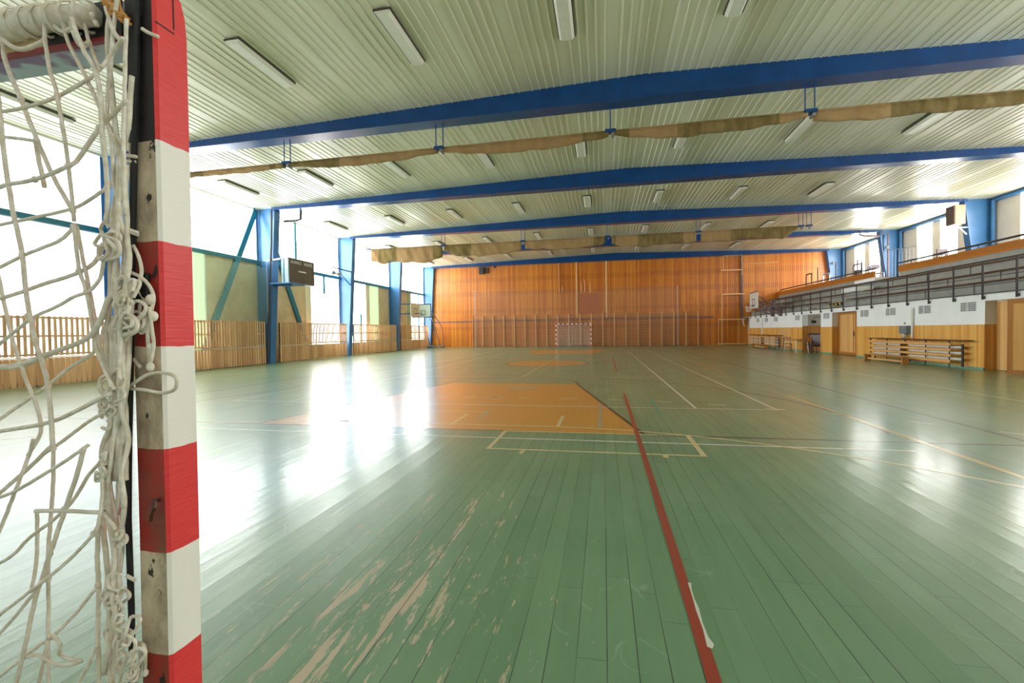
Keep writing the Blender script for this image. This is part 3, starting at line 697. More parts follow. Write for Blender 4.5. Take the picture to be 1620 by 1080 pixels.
# ------------------------------------------------------------------ wall bars, net and fittings on the panelled wall
WB0, WB1, NB = -12.2, 8.08, 20
wbw = (WB1-WB0)/NB; proto = None
for i in range(NB):
    x = WB0+i*wbw; lab = 'wooden wall bar ladder on the panelled wall, %s from the window end' % ORD[i]
    if proto is None:
        proto = thing('wall_bars', lab, 'wall bars', (x, 41.85, 0), 'wall bars on the end wall')
        for s in (0, 1):
            xx = x+s*wbw-(.036 if s else 0); MB().bbox(xx, xx+.036, 41.72, 42.0, 0, 2.98, .006).build('upright', M['upright'], proto)
        for q in range(16):
            z = .14+q*.175
            if q == 15: z = 2.88
            MB().tube([(x+.03, 41.78, z), (x+wbw-.03, 41.78, z)], .019, 6).build('rung', M['bar'], proto)
        MB().box(x+.03, x+wbw-.03, 41.96, 42.0, 2.7, 2.78).build('back_rail', M['bar'], proto)
    else: copy_tree(proto, (x, 41.85, 0), lab)
t = net('protective_net', 'tall pale protective net hanging in front of the wall bars', (-11.9, 41.5, 0.05), (1, 0, 0), (0, 0, 1), 182, 50, .1, .0036, M['rope_grey'],
        lambda u, v: Vector((0, .02*sin(u*40)*v, v*(.28-1.0*4*.12*u*(1-u)-.1*u))))
for x, z in ((-11.9, 5.35), (6.3, 5.2)):
    MB().tube([(x, 41.5, 0.02), (x+.02, 41.5, 2.5), (x, 41.5, z)], .02, 6).tube([(x+.07, 41.51, 0.02), (x+.1, 41.5, 2.5), (x+.03, 41.5, z)], .014, 6).build('gathered_edge', M['rope_grey'], t)
def fitting(name, label, cat, mb, mat, group=None): return tag(mb.build(name, mat), label, cat, group)
for i, (x, z0, z1, w, nm) in enumerate(((-3.94, 4.95, 7.66, .045, 'thin pale wooden climbing pole hanging from the end beam'), (-2.33, 2.55, 7.66, .12, 'tall pale wooden climbing pole on the panelled wall, towards the windows'), (.3, 2.55, 7.66, .12, 'tall pale wooden climbing pole on the panelled wall, towards the gallery'),
        (-3.63, 4.95, 5.5, .06, 'short pale batten above the net beside the thin pole'), (-1.92, 4.95, 5.72, .06, 'short pale batten above the net, first right of the tall pole'), (-1.6, 4.95, 6.02, .05, 'longest of three short pale battens above the net'), (-1.12, 4.95, 5.72, .05, 'short pale batten above the net, apart from the other two'))):
    fitting('wall_mounted_pole' if z1 > 7 else 'wall_mounted_batten', nm, 'pole' if z1 > 7 else 'batten', MB().bbox(x-w/2, x+w/2, 41.93, 42.03, z0, z1, .01), M['pole_wood'])
fitting('wall_panel', 'flat dusty pink board on the panelled wall between the tall poles', 'panel', MB().box(-2.15, -.35, 42.02, 42.05, 2.95, 4.8), M['pink'])
def wall_speaker():
    t = thing('wall_speaker', 'small black loudspeaker high on the orange panelled wall', 'loudspeaker', (-11.1, 41.9, 6.9))
    MB().bbox(-11.45, -10.95, 41.6, 41.9, 6.9, 7.55, .02).build('cabinet', M['black'], t)
    for z, r in ((7.05, .13), (7.32, .09)): MB().tube([(-11.2, 41.59, z), (-11.2, 41.605, z)], r, 14).build('cone', M['dark_metal'], t)
    MB().box(-10.95, -10.6, 41.85, 42.03, 7.0, 7.5).build('bracket', M['brown'], t)
wall_speaker()
fitting('wall_lamp', 'small dark fitting under the end beam beside the black loudspeaker', 'lamp', MB().bbox(-10.05, -9.93, 41.9, 42.03, 7.45, 7.62), M['black'])
# gymnastic frame in the gallery corner
t = thing('gymnastics_apparatus', 'tall wooden gymnastics frame of horizontal beams in the corner beside the wall bars', 'gymnastics frame', (10.7, 41.7, 0))
for z, a, c in ((6.38, 9.87, 11.5), (4.34, 9.98, 11.75), (2.2, 9.63, 11.86), (.12, 9.6, 11.86)): MB().bbox(a, c, 41.62, 41.76, z-.05, z+.04).build('beam', M['pole_wood'], t)
for x, a, c in ((9.98, 0, 4.36), (10.08, 6.3, 7.6), (11.3, 0, 2.2), (9.66, 0, 2.2), (11.55, 5.9, 7.6)): MB().tube([(x, 41.69, a), (x, 41.69, c)], .022, 6).build('upright', M['pole_wood'], t)
MB().tube([(10.08, 41.69, 7.6), (11.57, 41.69, 7.6)], .02, 6).build('top_bar', M['pole_wood'], t)
MB().bbox(11.52, 11.66, 41.8, 41.98, 2.2, 7.6).build('column_pipe', M['mauve'], t)
MB().tube([(11.62, 41.6, 2.2), (11.6, 41.55, 1.9), (11.68, 41.55, 1.6)], .05, 6).build('white_rag', M['rope'], t)
fitting('wall_rod', 'thin pale horizontal rod high on the panelled wall beside the corner frame', 'rod', MB().tube([(11.65, 41.95, 6.9), (14.44, 41.95, 6.92)], .025, 6), M['pole_wood'])

# ------------------------------------------------------------------ far goal
t = thing('handball_goal', 'complete red and white handball goal standing before the wall bars', 'goal', (-2.62, 40.9, 0))
gx0, gx1 = -4.2, -1.04
for x in (gx0, gx1-.08): MB().bbox(x, x+.08, 40.86, 40.94, 0, 2.0, .006).build('post', M['stripe_z'], t)
MB().bbox(gx0, gx1, 40.86, 40.94, 2.0, 2.08, .006).build('crossbar', M['stripe_x'], t)
for x in (gx0+.04, gx1-.04):
    MB().tube([(x, 40.94, 2.04), (x, 41.2, 2.0), (x, 41.42, 1.2), (x, 41.45, .03), (x, 40.94, .03)], .018, 6).build('net_stay', M['steel'], t)
MB().tube([(gx0+.04, 41.45, .03), (gx1-.04, 41.45, .03)], .018, 6).build('base_bar', M['steel'], t)
b = MB()
for i in range(32):
    x = gx0+.05+i*(gx1-gx0-.1)/31; b.tube([(x, 40.94, 2.03), (x, 41.2, 1.98), (x, 41.4, 1.2), (x, 41.43, .05)], .007, 3, caps=False)
for j in range(20):
    z = .1+j*.1; y = 41.43-.03*max(0, (z-.05))/1.15 if z < 1.2 else 41.4-.2*(z-1.2)/.78
    b.tube([(gx0+.04, y, z), (gx1-.04, y, z)], .007, 3, caps=False)
    for x in (gx0+.04, gx1-.04): b.tube([(x, 40.94, z), (x, y, z)], .006, 3, caps=False)
b.build('net', M['rope'], t)

# ------------------------------------------------------------------ basketball
def backboard_marks(t, f):
    pass
t = thing('basketball_backboard', 'beige backboard held by two blue arms on a window wall column', 'basketball backboard', (-15.3, 35, 3.0))
MB().bbox(-15.05, -15.01, 34.0, 35.8, 2.75, 3.86, .008).build('board', M['board_beige'], t)
b = MB()
for a, c, d, e in ((34.6, 35.25, 3.4, 3.44), (34.6, 35.25, 2.98, 3.02), (34.6, 34.64, 2.98, 3.44), (35.21, 35.25, 2.98, 3.44)): b.box(-15.012, -15.004, a, c, d, e)
b.build('target_square', M['black'], t)
for z in (3.78, 3.0):
    MB().bar((-16.15, 34.5, z), (-15.06, 34.2, z), .05).build('arm', M['blue'], t); MB().bar((-16.15, 34.7, z), (-15.06, 35.5, z), .05).build('arm', M['blue'], t)
MB().tube([(-14.72+.22*cos(a), 34.92+.22*sin(a), 3.02) for a in [2*pi*i/20 for i in range(20)]], .012, 6, closed=True).bar((-15.0, 34.92, 3.02), (-14.94, 34.92, 3.02), .1, .04).build('rim', M['black'], t)
t = thing('basketball_stand', 'wheeled basketball stand with pale green framed board and curved pipes by the far window corner', 'basketball stand', (-15.6, 40.6, 0))
MB().box(-16.85, -15.1, 38.5, 38.53, 2.85, 3.98).build('board', M['board_green'], t)
b = MB()
for p, q in (((-16.87, 2.83), (-15.08, 2.83)), ((-16.87, 4.0), (-15.08, 4.0)), ((-16.87, 2.83), (-16.87, 4.0)), ((-15.08, 2.83), (-15.08, 4.0))): b.bar((p[0], 38.5, p[1]), (q[0], 38.5, q[1]), .06)
b.build('board_frame', M['blue'], t)
b = MB()
for a, c, d, e in ((-16.0, -15.6, 3.42, 3.45), (-16.0, -15.6, 3.05, 3.08), (-16.0, -15.96, 3.05, 3.45), (-15.64, -15.6, 3.05, 3.45)): b.box(a, c, 38.49, 38.5, d, e)
b.build('target_square', M['black'], t)
MB().tube([(-15.8+.22*cos(a), 38.2+.22*sin(a), 3.03) for a in [2*pi*i/20 for i in range(20)]], .012, 6, closed=True).build('rim', M['black'], t)
for x in (-16.3, -15.3):
    MB().tube([(x, 38.56, 3.3), (x+.1, 39.2, 2.6), (x+.15, 40.2, 1.2), (x+.15, 40.75, .2)], .035, 8).build('strut', M['steel'], t)
    MB().tube([(x, 38.56, 2.9), (x+.1, 39.4, 1.9), (x+.1, 40.1, .9)], .025, 8).build('brace', M['blue'], t)
MB().tube([(-15.1, 38.56, 3.4), (-14.95, 40.2, 2.4), (-14.9, 40.7, 1.9), (-14.95, 41.1, .9), (-14.95, 41.2, .2)], .035, 8).build('curved_pipe', M['steel'], t)
MB().bbox(-16.35, -14.8, 40.6, 41.4, .09, .2, .01).build('base_frame', M['grey_box'], t)
for x in (-16.2, -14.95):
    for y in (40.72, 41.28): MB().tube([(x-.03, y, .085), (x+.03, y, .085)], .085, 12).build('wheel', M['black'], t)
t = thing('wall_mounted_hoop', 'white backboard with red rim and net on a steel truss reaching out from the gallery', 'basketball hoop', (10.8, 36.1, 3.0))
MB().bbox(10.78, 10.82, 35.2, 37.0, 2.85, 4.0, .006).build('board', M['white_paint'], t)
MB().box(10.76, 10.84, 35.2, 37.0, 3.99, 4.04).build('board_cap', M['brown'], t)
b = MB()
for a, c, d, e in ((35.8, 36.4, 3.5, 3.55), (35.8, 36.4, 3.05, 3.1), (35.8, 35.86, 3.05, 3.55), (36.34, 36.4, 3.05, 3.55)): b.box(10.77, 10.78, a, c, d, e)
b.build('target_square', M['black'], t)
MB().tube([(10.45+.225*cos(a), 36.1+.225*sin(a), 3.05) for a in [2*pi*i/24 for i in range(24)]], .012, 6, closed=True).bar((10.78, 36.1, 3.05), (10.66, 36.1, 3.05), .12, .05).build('rim', M['orange_rim'], t)
b = MB()
for i in range(12):
    a = 2*pi*i/12; a2 = a+.5
    for s in (1, -1):
        b.tube([(10.45+r*cos(a+s*q), 36.1+r*sin(a+s*q), z) for r, q, z in ((.22, 0, 3.04), (.18, .26, 2.9), (.15, .52, 2.76), (.14, .78, 2.6))], .007, 3, caps=False)
b.build('net', M['rope'], t)
ends = ((11.5, 34.6), (11.5, 33.2))
for y, (ex, ey) in zip((36.7, 35.5), ends):
    MB().bar((10.82, y, 3.75), (ex, ey, 2.75), .06).build('truss_arm', M['mauve'], t); MB().bar((10.82, y, 3.0), (ex, ey, 2.3), .06).build('truss_arm', M['mauve'], t)
    b = MB()
    for q in range(4):
        f0, f1 = q/4, (q+1)/4
        p0 = Vector((10.82, y, 3.75)).lerp(Vector((ex, ey, 2.75)), f0); p1 = Vector((10.82, y, 3.0)).lerp(Vector((ex, ey, 2.3)), f1)
        b.bar(p0, p1, .035)
    b.build('truss_web', M['mauve'], t)
    MB().bbox(ex-.03, ex+.15, ey-.1, ey+.1, 2.2, 2.85).build('wall_plate', M['mauve'], t)
MB().tube([(11.45, 34.4, 3.0), (11.4, 34.0, 3.25), (11.42, 33.5, 3.0), (11.48, 33.2, 2.6)], .06, 8).build('folded_stay', M['mauve'], t)

# ------------------------------------------------------------------ scoreboard on its bracket
t = thing('scoreboard', 'dark two-panel scoreboard box with pale blue side, on a bracket over the fence', 'scoreboard', (-15.4, 20.9, 4.0))
sx, y0, y1, z0, z1 = -15.2, 19.95, 22.0, 4.02, 5.28
MB().bbox(sx-.42, sx-.02, y0, y1, z0, z1, .015).build('housing', M['score_side'], t)
MB().box(sx-.02, sx, y0+.06, (y0+y1)/2-.01, z0+.03, z1-.03).build('score_panel', M['score_face'], t)
MB().box(sx-.02, sx, (y0+y1)/2+.01, y1-.02, z0+.03, z1-.03).build('score_panel', M['score_face'], t)
MB().box(sx, sx+.015, (y0+y1)/2-.3, (y0+y1)/2+.3, 4.62, 4.68).build('dash', M['white_paint'], t)
MB().box(sx-.3, sx-.24, y0-.015, y0, z0+.04, z1-.04).build('side_seam', M['teal'], t)
def text(body, loc, rot, size, parent, mat):
    cu = bpy.data.curves.new('lettering', 'FONT'); cu.body = body; cu.size = size; cu.extrude = .004; cu.align_x = 'CENTER'; cu.materials.append(mat)
    o = bpy.data.objects.new('lettering', cu); me = bpy.data.meshes.new_from_object(o); bpy.data.objects.remove(o)
    o = bpy.data.objects.new('lettering', me); COL.objects.link(o); o.parent = parent
    o.location = Vector(loc)-Vector(parent.location); o.rotation_euler = rot; return o
text('DOMÁCÍ', (sx+.01, y0+.56, 5.0), (pi/2, 0, pi/2), .2, t, M['white_paint'])
text('HOSTÉ', (sx+.01, y0+1.52, 5.0), (pi/2, 0, pi/2), .22, t, M['white_paint'])
MB().tube([(sx-.2, y0+.1, z1), (sx-.2, y0+.35, z1+.12), (sx-.2, y0+.6, z1), ], .015, 6).build('lifting_eye', M['grey_box'], t)
t2 = thing('scoreboard_bracket', 'blue steel tray and arms carrying the scoreboard on its column', 'bracket', (-16.1, 20.2, 3.9))
MB().bbox(-16.14, -15.0, 19.75, 20.9, 3.93, 4.01, .01).build('tray', M['column_blue'], t2)
MB().bar((-16.14, 20.0, 3.9), (-15.1, 20.0, 3.9), .06).build('arm', M['blue'], t2)
MB().bar((-16.4, 19.9, 5.12), (-15.63, 19.92, 5.2), .07).build('upper_arm', M['chrome'], t2)
# floodlight arm on the third column
t = thing('floodlight_bracket', 'thin blue steel arm with two small lamps on the column beyond the scoreboard', 'wall bracket', (-16.15, 27.1, 4.6))
MB().bar((-16.12, 25.0, 5.52), (-16.12, 27.2, 5.48), .06).build('arm', M['blue'], t)
MB().bar((-16.12, 26.0, 5.2), (-16.2, 27.2, 4.62), .05).build('strut', M['blue'], t)
MB().bar((-16.15, 27.2, 4.6), (-16.1, 27.2, 5.5), .05).build('upright', M['blue'], t)
for y in (25.15, 25.75):
    MB().tube([(-16.12, y, 5.5), (-16.12, y, 5.3)], .02, 6).ball((-16.1, y, 5.18), .15, 10, 8, (1, 1, .9)).build('lamp', M['grey_box'], t, smooth=True)
MB().bar((-16.1, 25.15, 5.18), (-16.1, 25.75, 5.14), .06).build('lamp_link', M['brown'], t)
# pipes at column heads
fitting('drain_pipe', 'dark blue downpipe running down the scoreboard column', 'pipe', MB().tube([(-16.0, 19.84, 7.6), (-16.0, 19.84, 7.3), (-16.05, 19.84, 6.0), (-16.45, 19.84, 0.0)], .05, 8), M['dark_metal'])
fitting('ceiling_pipe', 'short dark bent pipe hooked under the ceiling beside the scoreboard column', 'pipe', MB().tube([(-15.9, 20.6, 7.2), (-15.2, 20.6, 7.2), (-14.95, 20.6, 7.26), (-14.9, 20.6, 7.78)], .06, 8), M['dark_metal'])
fitting('drain_pipe', 'dark bent pipe at the head of the column beside the gallery aisle', 'pipe', MB().tube([(18.4, 34.3, 3.9), (18.4, 34.3, 7.5), (18.0, 34.3, 7.5)], .05, 8).tube([(17.9, 34.3, 7.35), (17.0, 34.3, 7.4), (16.7, 34.3, 7.55), (16.9, 34.3, 7.68)], .06, 8), M['mauve'])

# ------------------------------------------------------------------ loudspeaker on the gallery column
t = thing('loudspeaker', 'large wooden loudspeaker with brown grille hung high on a gallery column', 'loudspeaker', (17.6, 27.3, 6.5))
MB().bbox(17.4, 17.85, 26.95, 27.55, 6.5, 7.45, .01).build('cabinet', M['spk_wood'], t)
MB().box(17.36, 17.4, 26.97, 27.53, 6.52, 7.43).build('grille', M['spk_front'], t)
MB().bar((17.6, 27.2, 6.5), (18.05, 27.2, 6.0), .05).bar((17.5, 27.2, 6.35), (18.1, 27.2, 6.35), .04).build('bracket', M['chrome'], t)
# ------------------------------------------------------------------ gallery odds and ends
t = thing('balustrade', 'pale steel balustrade with upright bars guarding the gallery aisle', 'balustrade', (15.2, 27, 3.9))
MB().tube([(15.2, 25.7, 3.9), (15.2, 25.7, 5.3), (15.2, 28.6, 5.55)], .02, 6).build('frame', M['chrome'], t)
for i in range(9): MB().tube([(15.2, 26.0+i*.28, 3.95), (15.2, 26.0+i*.28, 5.3+.024*i)], .01, 5).build('bar', M['chrome'], t)
def tube_chair(x, y, label, mat, zf=3.9, h=.95):
    t = thing('tube_chair', label, 'chair', (x, y, zf), 'chairs on the gallery')
    for s in (-1, 1):
        MB().tube([(x+s*.2, y-.2, zf), (x+s*.2, y-.18, zf+.44), (x+s*.2, y+.2, zf+.44), (x+s*.2, y+.24, zf+h)], .028, 6).build('side_frame', mat, t)
        MB().tube([(x+s*.2, y+.2, zf), (x+s*.2, y+.18, zf+.44)], .018, 6).build('leg', mat, t)
    MB().bbox(x-.2, x+.2, y-.2, y+.2, zf+.43, zf+.47).build('seat', M['lilac'], t)
    MB().bbox(x-.2, x+.2, y+.2, y+.23, zf+.7, zf+h).build('backrest', M['lilac'], t)
tube_chair(14.9, 28.7, 'steel tube chair beside the end of the parapet at the aisle', M['chrome']); tube_chair(14.95, 29.25, 'second steel tube chair, behind the parapet end', M['chrome'])
tube_chair(15.2, 24.1, 'steel tube chair behind the near parapet under a bright window', M['mauve'], h=1.0)
def machine(x, y, label, hgt, mat, kind):
    t = thing('exercise_machine', label, 'exercise machine', (x, y, 3.9))
    for s in (-1, 1): MB().tube([(x, y+s*.45, 3.9), (x, y+s*.45, 3.9+hgt-.1), (x+.05, y+s*.38, 3.9+hgt)], .048, 6).build('upright', mat, t)
    MB().tube([(x, y-.4, 3.9+hgt), (x, y+.4, 3.9+hgt)], .048, 6).build('crossbar', mat, t)
    MB().bbox(x-.3, x+.3, y-.5, y+.5, 3.92, 4.0).build('base', M['dark_metal'], t)
    if kind:
        MB().bbox(x-.1, x+.15, y-.16, y+.16, 4.1, 4.9).build('weight_stack', M['dark_metal'], t)
        MB().tube([(x, y, 3.95), (x, y, 3.9+hgt+.3)], .045, 6).build('mast', mat, t)
    else: MB().bbox(x-.15, x+.15, y-.4, y+.4, 4.35, 4.42).build('seat', M['lilac'], t)
machine(15.3, 38.3, 'narrow dark frame of an exercise machine against the panelled wall', 1.55, M['brown'], False)
machine(15.4, 31.8, 'exercise machine with weight stack before the gallery window', 1.35, M['mauve'], True)
machine(15.2, 35.3, 'low exercise bench with pale frame beside the far gallery column', 1.2, M['chrome'], False)
for i, (y, z, nm) in enumerate(((36.6, 5.7, 'thin upright steel post behind the far parapet by the panelled wall'), (34.0, 5.72, 'thin upright steel post beside the low exercise bench'), (30.9, 5.3, 'thin steel post beside the weight stack machine'))):
    fitting('steel_post', nm, 'post', MB().tube([(15.2, y, 3.9), (15.2, y, z)], .038, 6).bbox(15.1, 15.3, y-.1, y+.1, 3.9, 3.93), M['dark_metal'])
for i, (y, c) in enumerate(((41.6, 'far corner column'), (34.4, 'aisle column'))):
    fitting('wall_lamp', 'small round lamp fixed on the gallery %s' % c, 'lamp', MB().ball((18.35, y-.1, 6.6), .13, 12, 8), M['grey_box'])

# ------------------------------------------------------------------ under the gallery
VY = [17.45, 19.5, 21.53, 23.45, 27.05, 30.75, 34.3, 36.15, 38.0]
proto = None
for i, y in enumerate(VY):
    lab = 'dark square-mesh vent grille in the white wall, %s from the open door' % ORD[i]
    if proto is None:
        proto = thing('vent_grille', lab, 'vent', (XW, y, 2.0), 'vent grilles in the white wall')
        b = MB().box(XW-.012, XW-.002, y-.31, y+.31, 1.87, 2.16); b.build('shade_sheet', M['black'], proto)  # black sheet on the wall face, paints the darkness behind the grid
        b = MB()
        for q in range(10):
            yy = y-.31+q*.62/9; ww = .02 if q == 5 else .008
            b.box(XW-.017, XW-.012, yy-ww, yy+ww, 1.86, 2.17)
        for q in range(6): b.box(XW-.017, XW-.012, y-.32, y+.32, 1.862+q*.058-.006, 1.862+q*.058+.006)
        b.build('grid', M['white_wall'], proto)
    else: copy_tree(proto, (XW, y, 2.0), lab)
fitting('wall_pipe', 'white pipe down the wall beside the grey electrical box', 'pipe', MB().tube([(XW-.05, 20.1, .95), (XW-.05, 20.1, 2.1)], .045, 10), M['white_paint'])
fitting('wall_pipe', 'white pipe down the wall above the farther radiator guard', 'pipe', MB().tube([(XW-.05, 36.9, .9), (XW-.05, 36.9, 2.1)], .05, 10), M['white_paint'])
t = thing('electrical_box', 'grey electrical cabinet on the dado above the radiator guard', 'electrical box', (XW-.1, 20.42, 1.1))
MB().bbox(XW-.2, XW-.016, 20.22, 20.66, 1.12, 1.42, .01).build('cabinet', M['grey_box'], t); MB().bbox(XW-.215, XW-.2, 20.26, 20.62, 1.16, 1.38, .004).build('door', M['grey_box'], t)
MB().tube([(XW-.05, 20.6, .935), (XW-.05, 20.6, 1.12)], .02, 6).build('conduit', M['black'], t)
MB().tube([(XW-.2, 20.4, 1.03), (XW-.1, 20.4, 1.03), (XW-.02, 20.4, 1.03)], [.085, .06, .04], 12).build('bell', M['white_paint'], t, smooth=True)
fitting('wall_button', 'tiny grey fitting on the white wall above the electrical box', 'fitting', MB().ball((XW-.02, 20.6, 1.52), .035), M['grey_box'])
def guard(y0, y1, label, rads, xg=11.3):
    t = thing('radiator_guard', label, 'radiator guard', (xg, y0, 0), 'radiator guards under the gallery')
    for a, c in ((.735, .82), (.555, .64), (.37, .455), (.17, .27)): MB().bbox(xg-.02, xg+.005, y0+.12, y1, a, c, .004).build('plank', M['guard'], t)
    n = round((y1-y0)/1.1)
    for i in range(n+1):
        y = y0+.2+(y1-y0-.3)*i/n; MB().bbox(xg+.005, xg+.03, y-.015, y+.015, 0, .9, .003).build('post', M['dark_metal'], t)
        MB().box(xg-.03, xg+.03, y-.03, y+.03, .86, .9).build('bracket', M['steel'], t)
    MB().bbox(xg-.03, xg+.28, y0-.45, y1+.05, .905, .93, .004).build('top_shelf', M['brown'], t)
    for a, c, nm in rads:
        r = thing('radiator', nm, 'radiator', (xg+.14, a, .1), 'pipe radiators behind the guards')
        for z in (.30, .50, .69): MB().tube([(xg+.13, a, z), (xg+.13, c, z)], .05, 10).build('pipe', M['white_paint'], r)
        for y in (a, c): MB().tube([(xg+.13, y, .06), (xg+.13, y, .8)], .035, 8).build('header', M['dark_metal'], r)
guard(17.55, 22.4, 'wooden plank radiator guard on the wall below the electrical box', ((17.35, 19.95, 'white pipe radiator behind the guard, towards the open door'), (20.45, 22.2, 'white pipe radiator behind the guard, towards the double door')))
guard(33.2, 39.2, 'wooden plank radiator guard near the corner of the panelled wall', ((33.1, 35.8, 'white pipe radiator behind the farther guard, on the table side'), (36.5, 39.0, 'white pipe radiator behind the farther guard, on the corner side')))
def bench(x0, x1, y0, y1, label):
    t = thing('gymnastics_bench', label, 'bench', ((x0+x1)/2, (y0+y1)/2, 0), 'low gymnastics benches')
    MB().bbox(x0, x1, y0, y1, .245, .275, .005).build('seat', M['bench'], t)
    for y in (y0+.02, y1-.1): MB().bbox(x0+.02, x1-.02, y, y+.08, 0, .245, .006).build('end_block', M['bench'], t)
    MB().bbox((x0+x1)/2-.03, (x0+x1)/2+.03, y0+.1, y1-.1, .06, .13, .005).build('balance_beam', M['guard'], t)
bench(10.78, 11.05, 19.25, 21.8, 'low wooden gymnastics bench before the guard with the electrical box'); bench(10.78, 11.05, 33.9, 36.7, 'low wooden gymnastics bench before the farther radiator guard')
# table, chairs, armchair
t = thing('table', 'small wooden table with pale splayed legs near the wall niche', 'table', (10.9, 29.0, 0))
MB().bbox(10.6, 11.25, 28.2, 29.9, .72, .75, .006).build('table_top', M['bench'], t)
for x, s in ((10.66, -1), (11.19, 1)):
    for y, q in ((28.3, -1), (29.8, 1)): MB().tube([(x, y, .72), (x+s*.06, y+q*.1, 0)], .022, 6).build('leg', M['white_paint'], t)
MB().box(10.64, 11.21, 28.28, 29.82, .62, .66).build('apron', M['pole_wood'], t)
def wood_chair(x, y, label, rot):
    t = thing('wooden_chair', label, 'chair', (x, y, 0), 'chairs by the table')
    for a in (-.18, .18):
        for c in (-.18, .18): MB().bar((x+a, y+c, 0), (x+a, y+c, .44 if c < 0 else .85), .035).build('leg', M['brown'], t)
    MB().bbox(x-.2, x+.2, y-.2, y+.2, .43, .46).build('seat', M['brown'], t); MB().bbox(x-.2, x+.2, y+.165, y+.195, .6, .85).build('backrest', M['bench'], t)
    t.rotation_euler.z = rot
wood_chair(11.2, 27.75, 'dark wooden chair at the gallery end of the table', 0.3); wood_chair(10.95, 30.35, 'dark wooden chair at the hatch end of the table', 2.6)
t = thing('armchair', 'dark framed armchair with pale grey back standing in the wall niche', 'armchair', (12.1, 29.2, 0))
MB().bbox(11.8, 12.5, 28.9, 29.5, .3, .42, .02).build('seat', M['brown'], t); MB().bbox(11.8, 12.5, 29.45, 29.55, .42, 1.0, .02).build('back_cushion', M['lilac'], t)
MB().bbox(11.76, 12.54, 29.45, 29.58, 1.0, 1.06).build('top_rail', M['brown'], t)
for x in (11.77, 12.5): MB().bbox(x, x+.05, 28.95, 29.55, .6, .65).build('armrest', M['brown'], t); MB().bbox(x, x+.05, 29.45, 29.5, 0, 1.0).bbox(x, x+.05, 28.95, 29.0, 0, .6).build('leg', M['brown'], t)
t = thing('wall_lamp', 'small dark lamp on a bent arm inside the wall niche', 'lamp', (12.4, 30.0, 1.8))
MB().tube([(12.9, 30.02, 2.0), (12.25, 29.98, 2.02), (12.2, 29.95, 1.8)], .015, 6).build('arm', M['dark_metal'], t); MB().bbox(12.1, 12.32, 29.85, 30.02, 1.66, 1.82).build('shade', M['dark_metal'], t)

# ------------------------------------------------------------------ near goal with torn net
goal = thing('handball_goal', 'red and white goal post at the camera with torn white net', 'goal', (-.92, .83, 0))
px0, px1, py0, py1 = -.98, -.90, .79, .87
b = MB()
# rounded head, slight lean towards the hall at the foot
def ring(z, inset=0, lean=0): 
    r = .006
    return [(px0+r, py0, z), (px1-r, py0, z), (px1, py0+r, z), (px1, py1-r-inset, z), (px1-r, py1-inset, z), (px0+r, py1-inset, z), (px0, py1-r-inset, z), (px0, py0+r, z)]
zs = [(0, 0), (1.0, 0), (2.08, 0), (2.12, .003), (2.15, .012), (2.165, .03)]
vs = []; fs = []; mi = []
for z, ins in zs:
    lean = -.03*(1-z/2.1)
    vs += [(x+lean*.0+(-.035*(1-z/1.42) if z < 1.42 else 0)*0.5, y, zz) for x, y, zz in ring(z, ins)]
b.v = vs
for L in range(len(zs)-1):
    for i in range(8):
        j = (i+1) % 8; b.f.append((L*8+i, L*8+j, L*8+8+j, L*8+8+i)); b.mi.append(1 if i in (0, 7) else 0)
b.f.append(tuple((len(zs)-1)*8+i for i in range(8))); b.mi.append(0); b.f.append(tuple(range(7, -1, -1))); b.mi.append(0)
post = b.build('post', [M['post_side'], M['post_rear']], goal)
MB().box(px1-.001, px1+.0012, .832, .8345, 2.08, 2.17).box(px1-.001, px1+.0012, .792, .834, 2.07, 2.0725).build('joint_crack', M['black'], post)
MB().bbox(px0+.012, px0+.05, py0-.008, py0+.001, 1.50, 1.555, .003).build('eye_plate', M['black'], post)
for z in (1.93, 2.02, 1.88): MB().ball((px0+.03, py0-.001, z), .006, 8, 6).build('bolt', M['black'], post)
MB().tube([(px0+.055, py0-.001, 1.075), (px0+.055, py0-.012, 1.08), (px0+.06, py0-.016, 1.065), (px0+.05, py0-.014, 1.05), (px0+.045, py0-.012, 1.035)], .004, 6).build('hook', M['brown'], post)
# second post and crossbar
MB().bbox(px0-3.0-.08, px0-3.0, py0, py1, 0, 2.08, .006).build('post', M['post_side'], goal)
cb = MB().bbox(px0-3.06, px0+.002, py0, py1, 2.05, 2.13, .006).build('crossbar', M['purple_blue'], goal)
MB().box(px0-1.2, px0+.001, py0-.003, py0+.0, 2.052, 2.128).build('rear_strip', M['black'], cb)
MB().box(px0-.33, px0-.2, py0-.0045, py0-.003, 2.055, 2.12).build('bare_patch', M['beige_wall'], cb)
k = NT('red_edge'); k.base(srgb(150, 40, 50)); MB().box(px0-1.2, px0, py0-.0042, py0+.006, 2.046, 2.054).build('red_edge', k.m, cb)
# black edge rod
MB().tube([at_y(x, y, .782) for x, y in ((217, -20), (215, 120), (212, 260), (209, 420), (207, 560), (204, 700), (203, 820), (208, 960), (210, 1100))], .0062, 8).build('net_rod', M['black'], goal)
